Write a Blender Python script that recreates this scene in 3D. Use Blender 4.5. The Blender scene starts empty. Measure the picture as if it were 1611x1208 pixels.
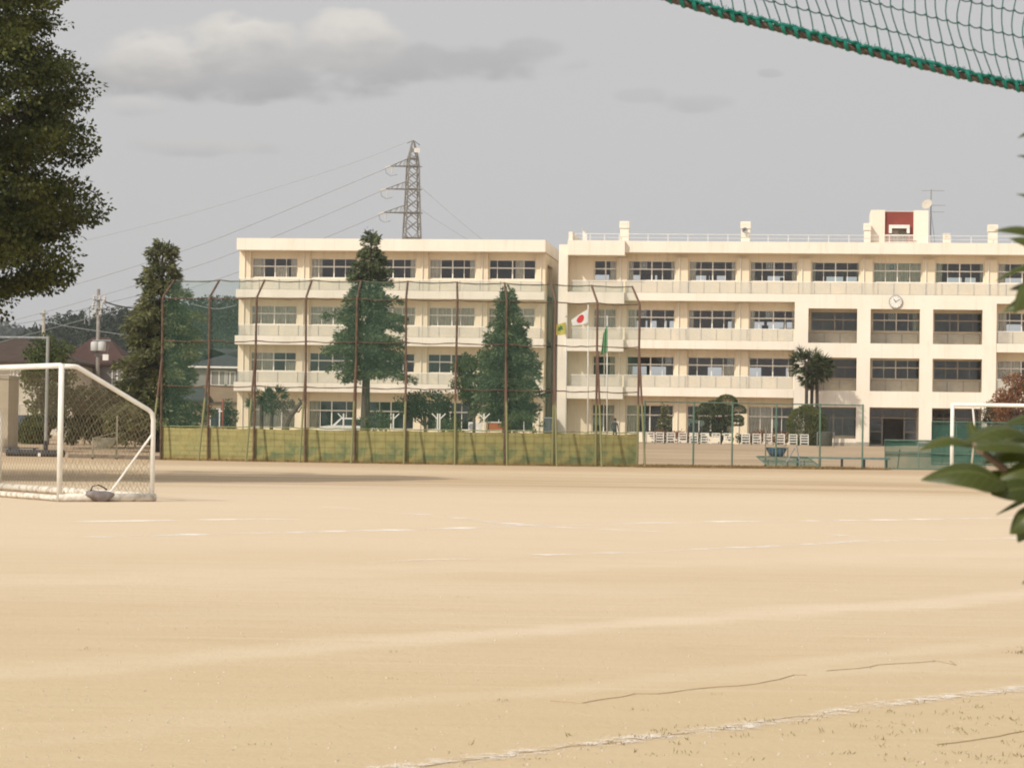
import bpy, math, random
import numpy as np
from mathutils import Vector, Matrix
R_ = math.radians
random.seed(7); rng = np.random.default_rng(7)
S = bpy.context.scene
COL = S.collection

# ------------------------------------------------------------------ camera
F, PW, PH, CH = 4000.0, 1611.0, 1208.0, 1.336
PITCH, ROLL = math.atan(76/4000), 0.015
cam_d = bpy.data.cameras.new('camera'); cam = bpy.data.objects.new('camera', cam_d); COL.objects.link(cam)
cam_d.sensor_fit = 'HORIZONTAL'; cam_d.sensor_width = 36; cam_d.lens = 36*F/PW
cam_d.clip_start = 0.1; cam_d.clip_end = 6000
CR = Matrix.Rotation(math.pi/2+PITCH, 3, 'X') @ Matrix.Rotation(ROLL, 3, 'Z')
cam.matrix_world = Matrix.Translation((0, 0, CH)) @ CR.to_4x4()
cam_d.dof.use_dof = True; cam_d.dof.focus_distance = 140; cam_d.dof.aperture_fstop = 22
S.camera = cam

# ------------------------------------------------------------------ sun and sky
SUN_EL, SUN_AZ = R_(40), R_(44)        # sun behind the camera, to its left
to_sun = Vector((-math.sin(SUN_AZ)*math.cos(SUN_EL), -math.cos(SUN_AZ)*math.cos(SUN_EL), math.sin(SUN_EL)))
sd = bpy.data.lights.new('sun', 'SUN'); sd.energy = 3.1; sd.angle = R_(0.6); sd.color = (1.0, 0.93, 0.82)
so = bpy.data.objects.new('sun', sd); so.rotation_euler = to_sun.to_track_quat('Z', 'Y').to_euler(); COL.objects.link(so)
W = bpy.data.worlds.new('World'); S.world = W; W.use_nodes = True
wn, wl = W.node_tree.nodes, W.node_tree.links
wn.clear()
def WN(t, **k):
    n = wn.new(t)
    for a, b in k.items(): setattr(n, a, b)
    return n
def wmath(op, a, b=None, c=None, clamp=False):
    n = WN('ShaderNodeMath', operation=op, use_clamp=clamp)
    for i, v in enumerate((a, b, c)):
        if v is None: continue
        if isinstance(v, (int, float)): n.inputs[i].default_value = v
        else: wl.new(v, n.inputs[i])
    return n.outputs[0]
def wmix(f, a, b):
    n = WN('ShaderNodeMix', data_type='RGBA')
    for i, v in ((0, f), (6, a), (7, b)):
        if isinstance(v, tuple): n.inputs[i].default_value = (*v, 1)
        elif isinstance(v, (int, float)): n.inputs[i].default_value = v
        else: wl.new(v, n.inputs[i])
    return n.outputs[2]
sky = WN('ShaderNodeTexSky', sky_type='NISHITA', sun_disc=False, sun_elevation=SUN_EL, sun_rotation=math.pi+SUN_AZ, dust_density=3.0)
hs = WN('ShaderNodeHueSaturation'); hs.inputs['Saturation'].default_value = 0.3
wl.new(sky.outputs[0], hs.inputs['Color'])
base = wmix(0.9, hs.outputs[0], (5.42, 5.36, 5.34))       # thin even overcast veil over the clear sky
tc = WN('ShaderNodeTexCoord'); sx = WN('ShaderNodeSeparateXYZ'); wl.new(tc.outputs['Generated'], sx.inputs[0])
ysafe = wmath('MAXIMUM', sx.outputs[1], 0.05)
U = wmath('DIVIDE', sx.outputs[0], ysafe); V = wmath('DIVIDE', sx.outputs[2], ysafe)
cmb = WN('ShaderNodeCombineXYZ'); wl.new(U, cmb.inputs[0]); wl.new(wmath('MULTIPLY', V, 2.0), cmb.inputs[1])
nz = WN('ShaderNodeTexNoise'); nz.inputs['Scale'].default_value = 48; nz.inputs['Detail'].default_value = 6; nz.inputs['Roughness'].default_value = 0.55
wl.new(cmb.outputs[0], nz.inputs['Vector'])
nz2 = WN('ShaderNodeTexNoise'); nz2.inputs['Scale'].default_value = 9; nz2.inputs['Detail'].default_value = 3
wl.new(cmb.outputs[0], nz2.inputs['Vector'])
N1 = wmath('SUBTRACT', nz.outputs['Fac'], 0.5)
ysel = wmath('GREATER_THAN', sx.outputs[1], 0.3)
base = wmix(wmath('MULTIPLY', nz2.outputs['Fac'], 0.22), base, (4.85, 4.85, 4.92))
for (cx, cy, rx, ry, dark, lite, al) in (
    (330, 128, 300, 38, (3.65, 3.6, 3.65), (4.5, 4.45, 4.4), 0.85),
    (640, 100, 260, 34, (3.8, 3.75, 3.8), (4.4, 4.35, 4.35), 0.8),
    (830, 78, 60, 24, (4.2, 4.15, 4.2), (4.4, 4.35, 4.4), 0.6),
    (235, 92, 100, 50, (4.5, 4.4, 4.3), (7.1, 6.75, 6.25), 0.85),
    (370, 70, 100, 55, (4.4, 4.35, 4.3), (7.2, 6.85, 6.3), 0.9),
    (545, 62, 90, 52, (4.4, 4.35, 4.3), (7.3, 6.9, 6.35), 0.9),
    (455, 95, 190, 42, (4.1, 4.05, 4.1), (5.6, 5.4, 5.2), 0.6),
    (310, 232, 130, 16, (4.5, 4.45, 4.5), (5.5, 5.35, 5.2), 0.8),
    (205, 165, 60, 20, (4.8, 4.75, 4.8), (6.0, 5.8, 5.6), 0.75),
    (1085, 162, 75, 17, (4.3, 4.25, 4.3), (4.6, 4.55, 4.6), 0.6),
    (1000, 150, 50, 14, (4.5, 4.45, 4.5), (4.7, 4.65, 4.7), 0.5),
    (1205, 114, 22, 8, (4.2, 4.15, 4.2), (4.5, 4.45, 4.5), 0.55)):
    u0 = (cx-805)/F; v0 = (680-cy+0.015*(cx-805))/F
    du = wmath('DIVIDE', wmath('SUBTRACT', U, u0), rx/F); dv = wmath('DIVIDE', wmath('SUBTRACT', V, v0), ry/F)
    d = wmath('ADD', wmath('MULTIPLY', du, du), wmath('MULTIPLY', dv, dv))
    d = wmath('ADD', d, wmath('MULTIPLY', N1, 2.0))
    mr = WN('ShaderNodeMapRange', interpolation_type='SMOOTHSTEP'); wl.new(d, mr.inputs[0])
    for i, v in ((1, 1.1), (2, 0.45 if lite[0] > 6 else 0.2), (3, 0.0), (4, al)): mr.inputs[i].default_value = v
    sh = wmath('ADD', wmath('MULTIPLY_ADD', dv, 0.55, 0.45), wmath('MULTIPLY', N1, 1.2), clamp=True)
    base = wmix(wmath('MULTIPLY', mr.outputs[0], ysel), base, wmix(sh, dark, lite))
glow = wmath('ADD', wmath('MULTIPLY', sx.outputs[0], to_sun.x*1.3), wmath('MULTIPLY', sx.outputs[1], to_sun.y*1.3))   # the haze is brighter on the sun's side
vm = WN('ShaderNodeVectorMath', operation='SCALE'); wl.new(base, vm.inputs[0]); wl.new(wmath('ADD', wmath('MAXIMUM', glow, 0.0), 1.0), vm.inputs['Scale'])
base = vm.outputs[0]
bg = WN('ShaderNodeBackground'); bg.inputs['Strength'].default_value = 0.112; wl.new(base, bg.inputs['Color'])
wo = WN('ShaderNodeOutputWorld'); wl.new(bg.outputs[0], wo.inputs['Surface'])
S.view_settings.view_transform = 'Standard'; S.view_settings.look = 'None'; S.view_settings.exposure = 0.0; S.view_settings.gamma = 1.0
S.render.engine = 'CYCLES'
S.cycles.max_bounces = 8; S.cycles.transparent_max_bounces = 24; S.cycles.diffuse_bounces = 3
S.cycles.filter_width = 1.9

# ------------------------------------------------------------------ coordinates
def ray(px, py): return CR @ Vector(((px-805.5)/F, -(py-604)/F, -1))
def at(px, py, Y):
    d = ray(px, py); return Vector((0, 0, CH)) + d*(Y/d.y)
def ground(y):
    t = min(max((y-107)/73.0, 0), 1); return 0.7*t*t*(3-2*t)
def G(px, py):
    d = ray(px, py); y = 5.0
    while y < 400:
        if CH + d.z*y/d.y <= ground(y): break
        y += 0.02
    return Vector((d.x*y/d.y, y, ground(y)))
def base_at(px, Y):                      # point of the ground under image column px (taken near the horizon) at depth Y
    p = at(px, 690, Y); return Vector((p.x, Y, ground(Y)))

# ------------------------------------------------------------------ materials
MATS = {}
def mat(name, col, rough=0.7, col2=None, scale=4.0, detail=4.0, bump=0.0, bscale=None, metal=0.0, stretch=None, lo=0.35, hi=0.65, spec=0.3, coord='Object'):
    if name in MATS: return MATS[name]
    m = bpy.data.materials.new(name); m.use_nodes = True; n, l = m.node_tree.nodes, m.node_tree.links
    b = n['Principled BSDF']; b.inputs['Base Color'].default_value = (*col, 1); b.inputs['Roughness'].default_value = rough
    b.inputs['Metallic'].default_value = metal; b.inputs['Specular IOR Level'].default_value = spec
    if col2 or bump:
        t = n.new('ShaderNodeTexCoord'); mp = n.new('ShaderNodeMapping'); l.new(t.outputs[coord], mp.inputs[0])
        if stretch: mp.inputs['Scale'].default_value = stretch
    if col2:
        z = n.new('ShaderNodeTexNoise'); z.inputs['Scale'].default_value = scale; z.inputs['Detail'].default_value = detail
        l.new(mp.outputs[0], z.inputs['Vector'])
        r = n.new('ShaderNodeMapRange'); r.inputs[1].default_value = lo; r.inputs[2].default_value = hi; l.new(z.outputs['Fac'], r.inputs[0])
        x = n.new('ShaderNodeMix'); x.data_type = 'RGBA'; x.inputs[6].default_value = (*col, 1); x.inputs[7].default_value = (*col2, 1)
        l.new(r.outputs[0], x.inputs[0]); l.new(x.outputs[2], b.inputs['Base Color'])
    if bump:
        z = n.new('ShaderNodeTexNoise'); z.inputs['Scale'].default_value = bscale or scale*4; z.inputs['Detail'].default_value = 6
        l.new(mp.outputs[0], z.inputs['Vector']); bp = n.new('ShaderNodeBump'); bp.inputs['Strength'].default_value = bump; bp.inputs['Distance'].default_value = 0.02
        l.new(z.outputs['Fac'], bp.inputs['Height']); l.new(bp.outputs[0], b.inputs['Normal'])
    MATS[name] = m; return m
def leafmat(name, c1, c2, transl=0.3, rough=0.55, clump=0.7):
    if name in MATS: return MATS[name]
    m = bpy.data.materials.new(name); m.use_nodes = True; n, l = m.node_tree.nodes, m.node_tree.links
    b = n['Principled BSDF']; b.inputs['Roughness'].default_value = rough; b.inputs['Specular IOR Level'].default_value = 0.25
    g = n.new('ShaderNodeNewGeometry'); t = n.new('ShaderNodeTexCoord')
    z = n.new('ShaderNodeTexNoise'); z.inputs['Scale'].default_value = clump; z.inputs['Detail'].default_value = 2; l.new(t.outputs['Object'], z.inputs['Vector'])
    a = n.new('ShaderNodeMath'); a.operation = 'MULTIPLY_ADD'; l.new(g.outputs['Random Per Island'], a.inputs[0]); a.inputs[1].default_value = 0.5
    z2 = n.new('ShaderNodeMapRange'); z2.inputs[1].default_value = 0.35; z2.inputs[2].default_value = 0.65; z2.inputs[4].default_value = 0.5; l.new(z.outputs['Fac'], z2.inputs[0])
    l.new(z2.outputs[0], a.inputs[2])
    x = n.new('ShaderNodeMix'); x.data_type = 'RGBA'; x.inputs[6].default_value = (*c1, 1); x.inputs[7].default_value = (*c2, 1); l.new(a.outputs[0], x.inputs[0])
    l.new(x.outputs[2], b.inputs['Base Color'])
    tr = n.new('ShaderNodeBsdfTranslucent'); l.new(x.outputs[2], tr.inputs['Color'])
    ms = n.new('ShaderNodeMixShader'); ms.inputs[0].default_value = transl; l.new(b.outputs[0], ms.inputs[1]); l.new(tr.outputs[0], ms.inputs[2])
    l.new(ms.outputs[0], n['Material Output'].inputs['Surface'])
    MATS[name] = m; return m
def sheet(name, col, cover, rough=0.8, transl=0.3):
    """Net or mesh finer than a pixel: threads cover a fixed share of the sheet."""
    if name in MATS: return MATS[name]
    m = bpy.data.materials.new(name); m.use_nodes = True; n, l = m.node_tree.nodes, m.node_tree.links
    b = n['Principled BSDF']; b.inputs['Base Color'].default_value = (*col, 1); b.inputs['Roughness'].default_value = rough
    tl = n.new('ShaderNodeBsdfTranslucent'); tl.inputs['Color'].default_value = (*col, 1)
    m1 = n.new('ShaderNodeMixShader'); m1.inputs[0].default_value = transl; l.new(b.outputs[0], m1.inputs[1]); l.new(tl.outputs[0], m1.inputs[2])
    tp = n.new('ShaderNodeBsdfTransparent'); t = n.new('ShaderNodeTexCoord'); z = n.new('ShaderNodeTexNoise'); z.inputs['Scale'].default_value = 0.8; z.inputs['Detail'].default_value = 3
    l.new(t.outputs['Object'], z.inputs['Vector'])
    r = n.new('ShaderNodeMapRange'); r.inputs[1].default_value = 0.3; r.inputs[2].default_value = 0.7; r.inputs[3].default_value = cover*0.75; r.inputs[4].default_value = cover*1.25; l.new(z.outputs['Fac'], r.inputs[0])
    m2 = n.new('ShaderNodeMixShader'); l.new(r.outputs[0], m2.inputs[0]); l.new(tp.outputs[0], m2.inputs[1]); l.new(m1.outputs[0], m2.inputs[2])
    l.new(m2.outputs[0], n['Material Output'].inputs['Surface'])
    MATS[name] = m; return m
def glassmat(name, tint, refl=0.9):
    m = bpy.data.materials.new(name); m.use_nodes = True; n, l = m.node_tree.nodes, m.node_tree.links
    n.remove(n['Principled BSDF'])
    tp = n.new('ShaderNodeBsdfTransparent'); tp.inputs[0].default_value = (*tint, 1)
    gl = n.new('ShaderNodeBsdfGlossy'); gl.inputs['Roughness'].default_value = 0.03; gl.inputs['Color'].default_value = (refl, refl, refl, 1)
    fr = n.new('ShaderNodeFresnel'); fr.inputs['IOR'].default_value = 1.55
    ms = n.new('ShaderNodeMixShader'); l.new(fr.outputs[0], ms.inputs[0]); l.new(tp.outputs[0], ms.inputs[1]); l.new(gl.outputs[0], ms.inputs[2])
    l.new(ms.outputs[0], n['Material Output'].inputs['Surface']); return m
GLASS = glassmat('window_glass', (0.88, 0.91, 0.90)); GLASS_G = glassmat('green_glass', (0.74, 0.84, 0.80))
FROST = sheet('frosted_panel', (0.70, 0.68, 0.61), 0.72, 0.4, 0.35)
def painted_concrete(name, c1, c2, stain, amt):
    """painted concrete: slow tone changes, rain streaks of irregular width and length, faint pour joints"""
    m = mat(name, c1, .75, c2, .5, 5, .05, 30, stretch=(1, 1, .4)); n, l = m.node_tree.nodes, m.node_tree.links; b = n['Principled BSDF']; src = b.inputs['Base Color'].links[0].from_socket
    t = n.new('ShaderNodeTexCoord')
    def N(sc, st, lo, hi):
        mp = n.new('ShaderNodeMapping'); mp.inputs['Scale'].default_value = st; l.new(t.outputs['Object'], mp.inputs[0]); z = n.new('ShaderNodeTexNoise'); z.inputs['Scale'].default_value = sc; z.inputs['Detail'].default_value = 6; z.inputs['Roughness'].default_value = .65; l.new(mp.outputs[0], z.inputs['Vector'])
        r = n.new('ShaderNodeMapRange'); r.inputs[1].default_value = lo; r.inputs[2].default_value = hi; l.new(z.outputs['Fac'], r.inputs[0]); return r.outputs[0]
    a = n.new('ShaderNodeMath'); a.operation = 'MULTIPLY'; l.new(N(2.2, (1, 1, .12), .5, .74), a.inputs[0]); l.new(N(.35, (1, 1, 1), .42, .62), a.inputs[1])
    q = n.new('ShaderNodeMath'); q.operation = 'MULTIPLY'; l.new(a.outputs[0], q.inputs[0]); q.inputs[1].default_value = amt
    x = n.new('ShaderNodeMix'); x.data_type = 'RGBA'; l.new(q.outputs[0], x.inputs[0]); l.new(src, x.inputs[6]); x.inputs[7].default_value = (*stain, 1)
    sp = n.new('ShaderNodeSeparateXYZ'); l.new(t.outputs['Object'], sp.inputs[0]); f = n.new('ShaderNodeMath'); f.operation = 'WRAP'; l.new(sp.outputs[0], f.inputs[0]); f.inputs[1].default_value = 2.3; f.inputs[2].default_value = 0
    j = n.new('ShaderNodeMath'); j.operation = 'LESS_THAN'; l.new(f.outputs[0], j.inputs[0]); j.inputs[1].default_value = .03
    k = n.new('ShaderNodeMath'); k.operation = 'MULTIPLY'; l.new(j.outputs[0], k.inputs[0]); k.inputs[1].default_value = .3
    y = n.new('ShaderNodeMix'); y.data_type = 'RGBA'; l.new(k.outputs[0], y.inputs[0]); l.new(x.outputs[2], y.inputs[6]); y.inputs[7].default_value = (*stain, 1); l.new(y.outputs[2], b.inputs['Base Color']); return m
CREAM = painted_concrete('cream_paint', (.86, .74, .55), (.80, .68, .49), (.5, .38, .25), .5)
CREAM2 = painted_concrete('cream_paint_light', (.86, .78, .66), (.81, .725, .60), (.5, .4, .28), .45)
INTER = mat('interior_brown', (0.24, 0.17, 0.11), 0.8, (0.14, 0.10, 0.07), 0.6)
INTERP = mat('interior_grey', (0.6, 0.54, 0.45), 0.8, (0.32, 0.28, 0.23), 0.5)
SASH = mat('window_sash', (0.86, 0.8, 0.7), 0.45)
SASHD = mat('dark_sash', (0.50, 0.43, 0.34), 0.5)
CURT = mat('curtain_cloth', (0.82, 0.73, 0.58), 0.9, (0.7, 0.6, 0.46), 3)
WHITE = mat('white_paint', (0.82, 0.8, 0.74), 0.4, (0.72, 0.69, 0.62), 3)
WWORN = mat('worn_white_paint', (0.74, 0.69, 0.6), 0.6, (0.36, 0.29, 0.22), 6, 10, 0.2, 40, lo=0.46, hi=0.68)
GREYM = mat('grey_metal', (0.3, 0.31, 0.31), 0.5, (0.22, 0.23, 0.23), 5)
DARK = mat('dark_rubber', (0.03, 0.03, 0.033), 0.7, (0.05, 0.05, 0.05), 6)
RUST = mat('rusty_steel', (0.15, 0.098, 0.062), 0.85, (0.08, 0.053, 0.037), 5, 6, 0.2, 50)
GREENP = mat('green_painted_steel', (0.22, 0.25, 0.10), 0.6, (0.16, 0.2, 0.09), 6, 5)
TEALP = mat('teal_painted_steel', (0.09, 0.16, 0.12), 0.55, (0.13, 0.19, 0.14), 5)
BARK = mat('bark', (0.10, 0.075, 0.055), 0.9, (0.05, 0.04, 0.03), 6, 6, 0.6, 25, stretch=(1, 1, 0.3))
BARKG = mat('grey_bark', (0.16, 0.13, 0.1), 0.9, (0.08, 0.065, 0.05), 6, 6, 0.5, 25)
RED = mat('red_paint', (0.27, 0.06, 0.042), 0.8, (0.22, 0.05, 0.036), 1.0)
CONC = mat('concrete', (0.42, 0.37, 0.3), 0.85, (0.33, 0.29, 0.23), 2, 6, 0.2)

# ------------------------------------------------------------------ mesh helpers
def tag(o, label=None, cat=None, group=None, kind=None):
    for k, v in (('label', label), ('category', cat), ('group', group), ('kind', kind)):
        if v: o[k] = v
    return o
def thing(name, label, cat, loc, rz=0.0, group=None):
    o = bpy.data.objects.new(name, None); COL.objects.link(o); o.location = loc; o.rotation_euler = (0, 0, rz); o.empty_display_size = 0.1
    return tag(o, label, cat, group)
def link_mesh(name, me, m, parent=None, loc=None):
    if m and not me.materials: me.materials.append(m)
    o = bpy.data.objects.new(name, me); COL.objects.link(o)
    if loc is not None: o.location = loc
    if parent: o.parent = parent
    return o
def kids(o): return [c for c in bpy.data.objects if c.parent == o]
def copy_tree(o, parent=None):
    c = o.copy(); COL.objects.link(c); c.parent = parent
    for k in list(o.children): copy_tree(k, c)
    return c
class MB:
    def __init__(s): s.v = []; s.f = []; s.M = Matrix.Identity(4)
    def add(s, vs, fs):
        k = len(s.v); s.v += [tuple(s.M @ Vector(p)) for p in vs]; s.f += [tuple(i+k for i in f) for f in fs]; return s
    def box(s, x0, x1, y0, y1, z0, z1, b=0.0):
        if b <= 0:
            return s.add([(x0,y0,z0),(x1,y0,z0),(x1,y1,z0),(x0,y1,z0),(x0,y0,z1),(x1,y0,z1),(x1,y1,z1),(x0,y1,z1)],
                     [(0,3,2,1),(4,5,6,7),(0,1,5,4),(1,2,6,5),(2,3,7,6),(3,0,4,7)])
        vs, fs = [], []
        for z, i in ((z0, b), (z0+b, 0), (z1-b, 0), (z1, b)):
            vs += [(x0+i+b*(i == 0)*0, y0+i, z), (x1-i, y0+i, z), (x1-i, y1-i, z), (x0+i, y1-i, z)]
        fs = [(3,2,1,0), (12,13,14,15)]
        for r in range(3):
            for c in range(4): fs.append((r*4+c, r*4+(c+1) % 4, r*4+4+(c+1) % 4, r*4+4+c))
        return s.add(vs, fs)
    def quad(s, a, b, c, d): return s.add([a, b, c, d], [(0, 1, 2, 3)])
    def poly(s, pts, off):                      # extruded outline
        n = len(pts); o = Vector(off); vs = [tuple(p) for p in pts]+[tuple(Vector(p)+o) for p in pts]
        return s.add(vs, [tuple(range(n)), tuple(range(2*n-1, n-1, -1))]+[(i, i+n, (i+1) % n+n, (i+1) % n) for i in range(n)])
    def tube(s, pts, r, n=8, cap=True):
        pts = [Vector(p) for p in pts]; k = len(pts); rs = r if isinstance(r, (list, tuple)) else [r]*k
        vs, fs = [], []; up = None
        for i, p in enumerate(pts):
            t = (pts[min(i+1, k-1)]-pts[max(i-1, 0)]).normalized()
            if up is None: up = Vector((0, 0, 1)) if abs(t.z) < 0.9 else Vector((1, 0, 0))
            a = t.cross(up)
            if a.length < 1e-4: a = t.cross(Vector((0.3, 1, 0.2)))
            a.normalize(); b = t.cross(a).normalized(); up = -b if False else up
            for j in range(n):
                q = 2*math.pi*j/n; vs.append(tuple(p+(a*math.cos(q)+b*math.sin(q))*rs[i]))
        for i in range(k-1):
            for j in range(n): fs.append((i*n+j, i*n+(j+1) % n, (i+1)*n+(j+1) % n, (i+1)*n+j))
        if cap: fs += [tuple(range(n-1, -1, -1)), tuple(range((k-1)*n, k*n))]
        return s.add(vs, fs)
    def lathe(s, prof, n=20, c=(0, 0, 0)):
        vs, fs = [], []; k = len(prof)
        for r, z in prof:
            for j in range(n):
                q = 2*math.pi*j/n; vs.append((c[0]+r*math.cos(q), c[1]+r*math.sin(q), c[2]+z))
        for i in range(k-1):
            for j in range(n): fs.append((i*n+j, i*n+(j+1) % n, (i+1)*n+(j+1) % n, (i+1)*n+j))
        fs += [tuple(range(n-1, -1, -1)), tuple(range((k-1)*n, k*n))]
        return s.add(vs, fs)
    def build(s, name, m, parent=None, loc=None, smooth=False):
        me = bpy.data.meshes.new(name); me.from_pydata(s.v, [], s.f); me.update()
        if smooth: me.polygons.foreach_set('use_smooth', [True]*len(me.polygons))
        return link_mesh(name, me, m, parent, loc)
def wall_holes(mb, s0, s1, z0, z1, y, holes, depth, face=-1):
    """wall sheet on plane y facing face*y with window holes and their reveals"""
    xs = sorted({s0, s1, *[v for h in holes for v in h[:2]]}); zs = sorted({z0, z1, *[v for h in holes for v in h[2:]]})
    xs = [x for x in xs if s0 <= x <= s1]; zs = [z for z in zs if z0 <= z <= z1]
    ish = lambda x, z: any(h[0] < x < h[1] and h[2] < z < h[3] for h in holes)
    for j in range(len(zs)-1):
        i = 0
        while i < len(xs)-1:
            if ish((xs[i]+xs[i+1])/2, (zs[j]+zs[j+1])/2): i += 1; continue
            k = i
            while k+1 < len(xs)-1 and not ish((xs[k+1]+xs[k+2])/2, (zs[j]+zs[j+1])/2): k += 1
            mb.quad((xs[i], y, zs[j]), (xs[k+1], y, zs[j]), (xs[k+1], y, zs[j+1]), (xs[i], y, zs[j+1])); i = k+1
    y2 = y-face*depth
    for a, b, c, d in holes:
        mb.quad((a, y, c), (a, y2, c), (a, y2, d), (a, y, d)); mb.quad((b, y, c), (b, y, d), (b, y2, d), (b, y2, c))
        mb.quad((a, y, d), (a, y2, d), (b, y2, d), (b, y, d)); mb.quad((a, y, c), (b, y, c), (b, y2, c), (a, y2, c))
def leaf_mesh(name, C, D, L, Wd, m, parent=None, loc=None, fold=0.12):
    """one diamond leaf per row of C (base points) and D (unit long axes)"""
    C = np.asarray(C, float); D = np.asarray(D, float); n = len(C)
    L = np.broadcast_to(np.asarray(L, float), (n,))[:, None]; Wd = np.broadcast_to(np.asarray(Wd, float), (n,))[:, None]
    r = rng.normal(size=(n, 3)); sd_ = np.cross(D, r); sd_ /= np.linalg.norm(sd_, axis=1, keepdims=True)+1e-9; nm = np.cross(D, sd_)
    mid = C+D*L*0.45
    V_ = np.stack([C, mid+sd_*Wd/2+nm*L*fold, C+D*L, mid-sd_*Wd/2+nm*L*fold], 1).reshape(-1, 3)
    me = bpy.data.meshes.new(name); me.vertices.add(4*n); me.vertices.foreach_set('co', V_.ravel().astype(np.float32))
    me.loops.add(4*n); me.loops.foreach_set('vertex_index', np.arange(4*n, dtype=np.int32))
    me.polygons.add(n); me.polygons.foreach_set('loop_start', np.arange(0, 4*n, 4, dtype=np.int32))
    me.update(calc_edges=True); me.validate()
    return link_mesh(name, me, m, parent, loc)
def unit(a): return a/(np.linalg.norm(a, axis=-1, keepdims=True)+1e-9)
def clump_leaves(cents, rads, per, flat=0.75):
    """leaves round clump centres: denser to the clump's skin, long axis outward and a little down"""
    cs = np.repeat(np.asarray(cents, float), per, 0); rs = np.repeat(np.asarray(rads, float), per)[:, None]
    d = unit(rng.normal(size=cs.shape)); rad = rng.random((len(cs), 1))**0.45
    off = d*rs*rad; off[:, 2] *= flat
    dirs = unit(d*0.8+rng.normal(size=cs.shape)*0.6+np.array([0, 0, -0.25]))
    return cs+off, dirs

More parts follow.
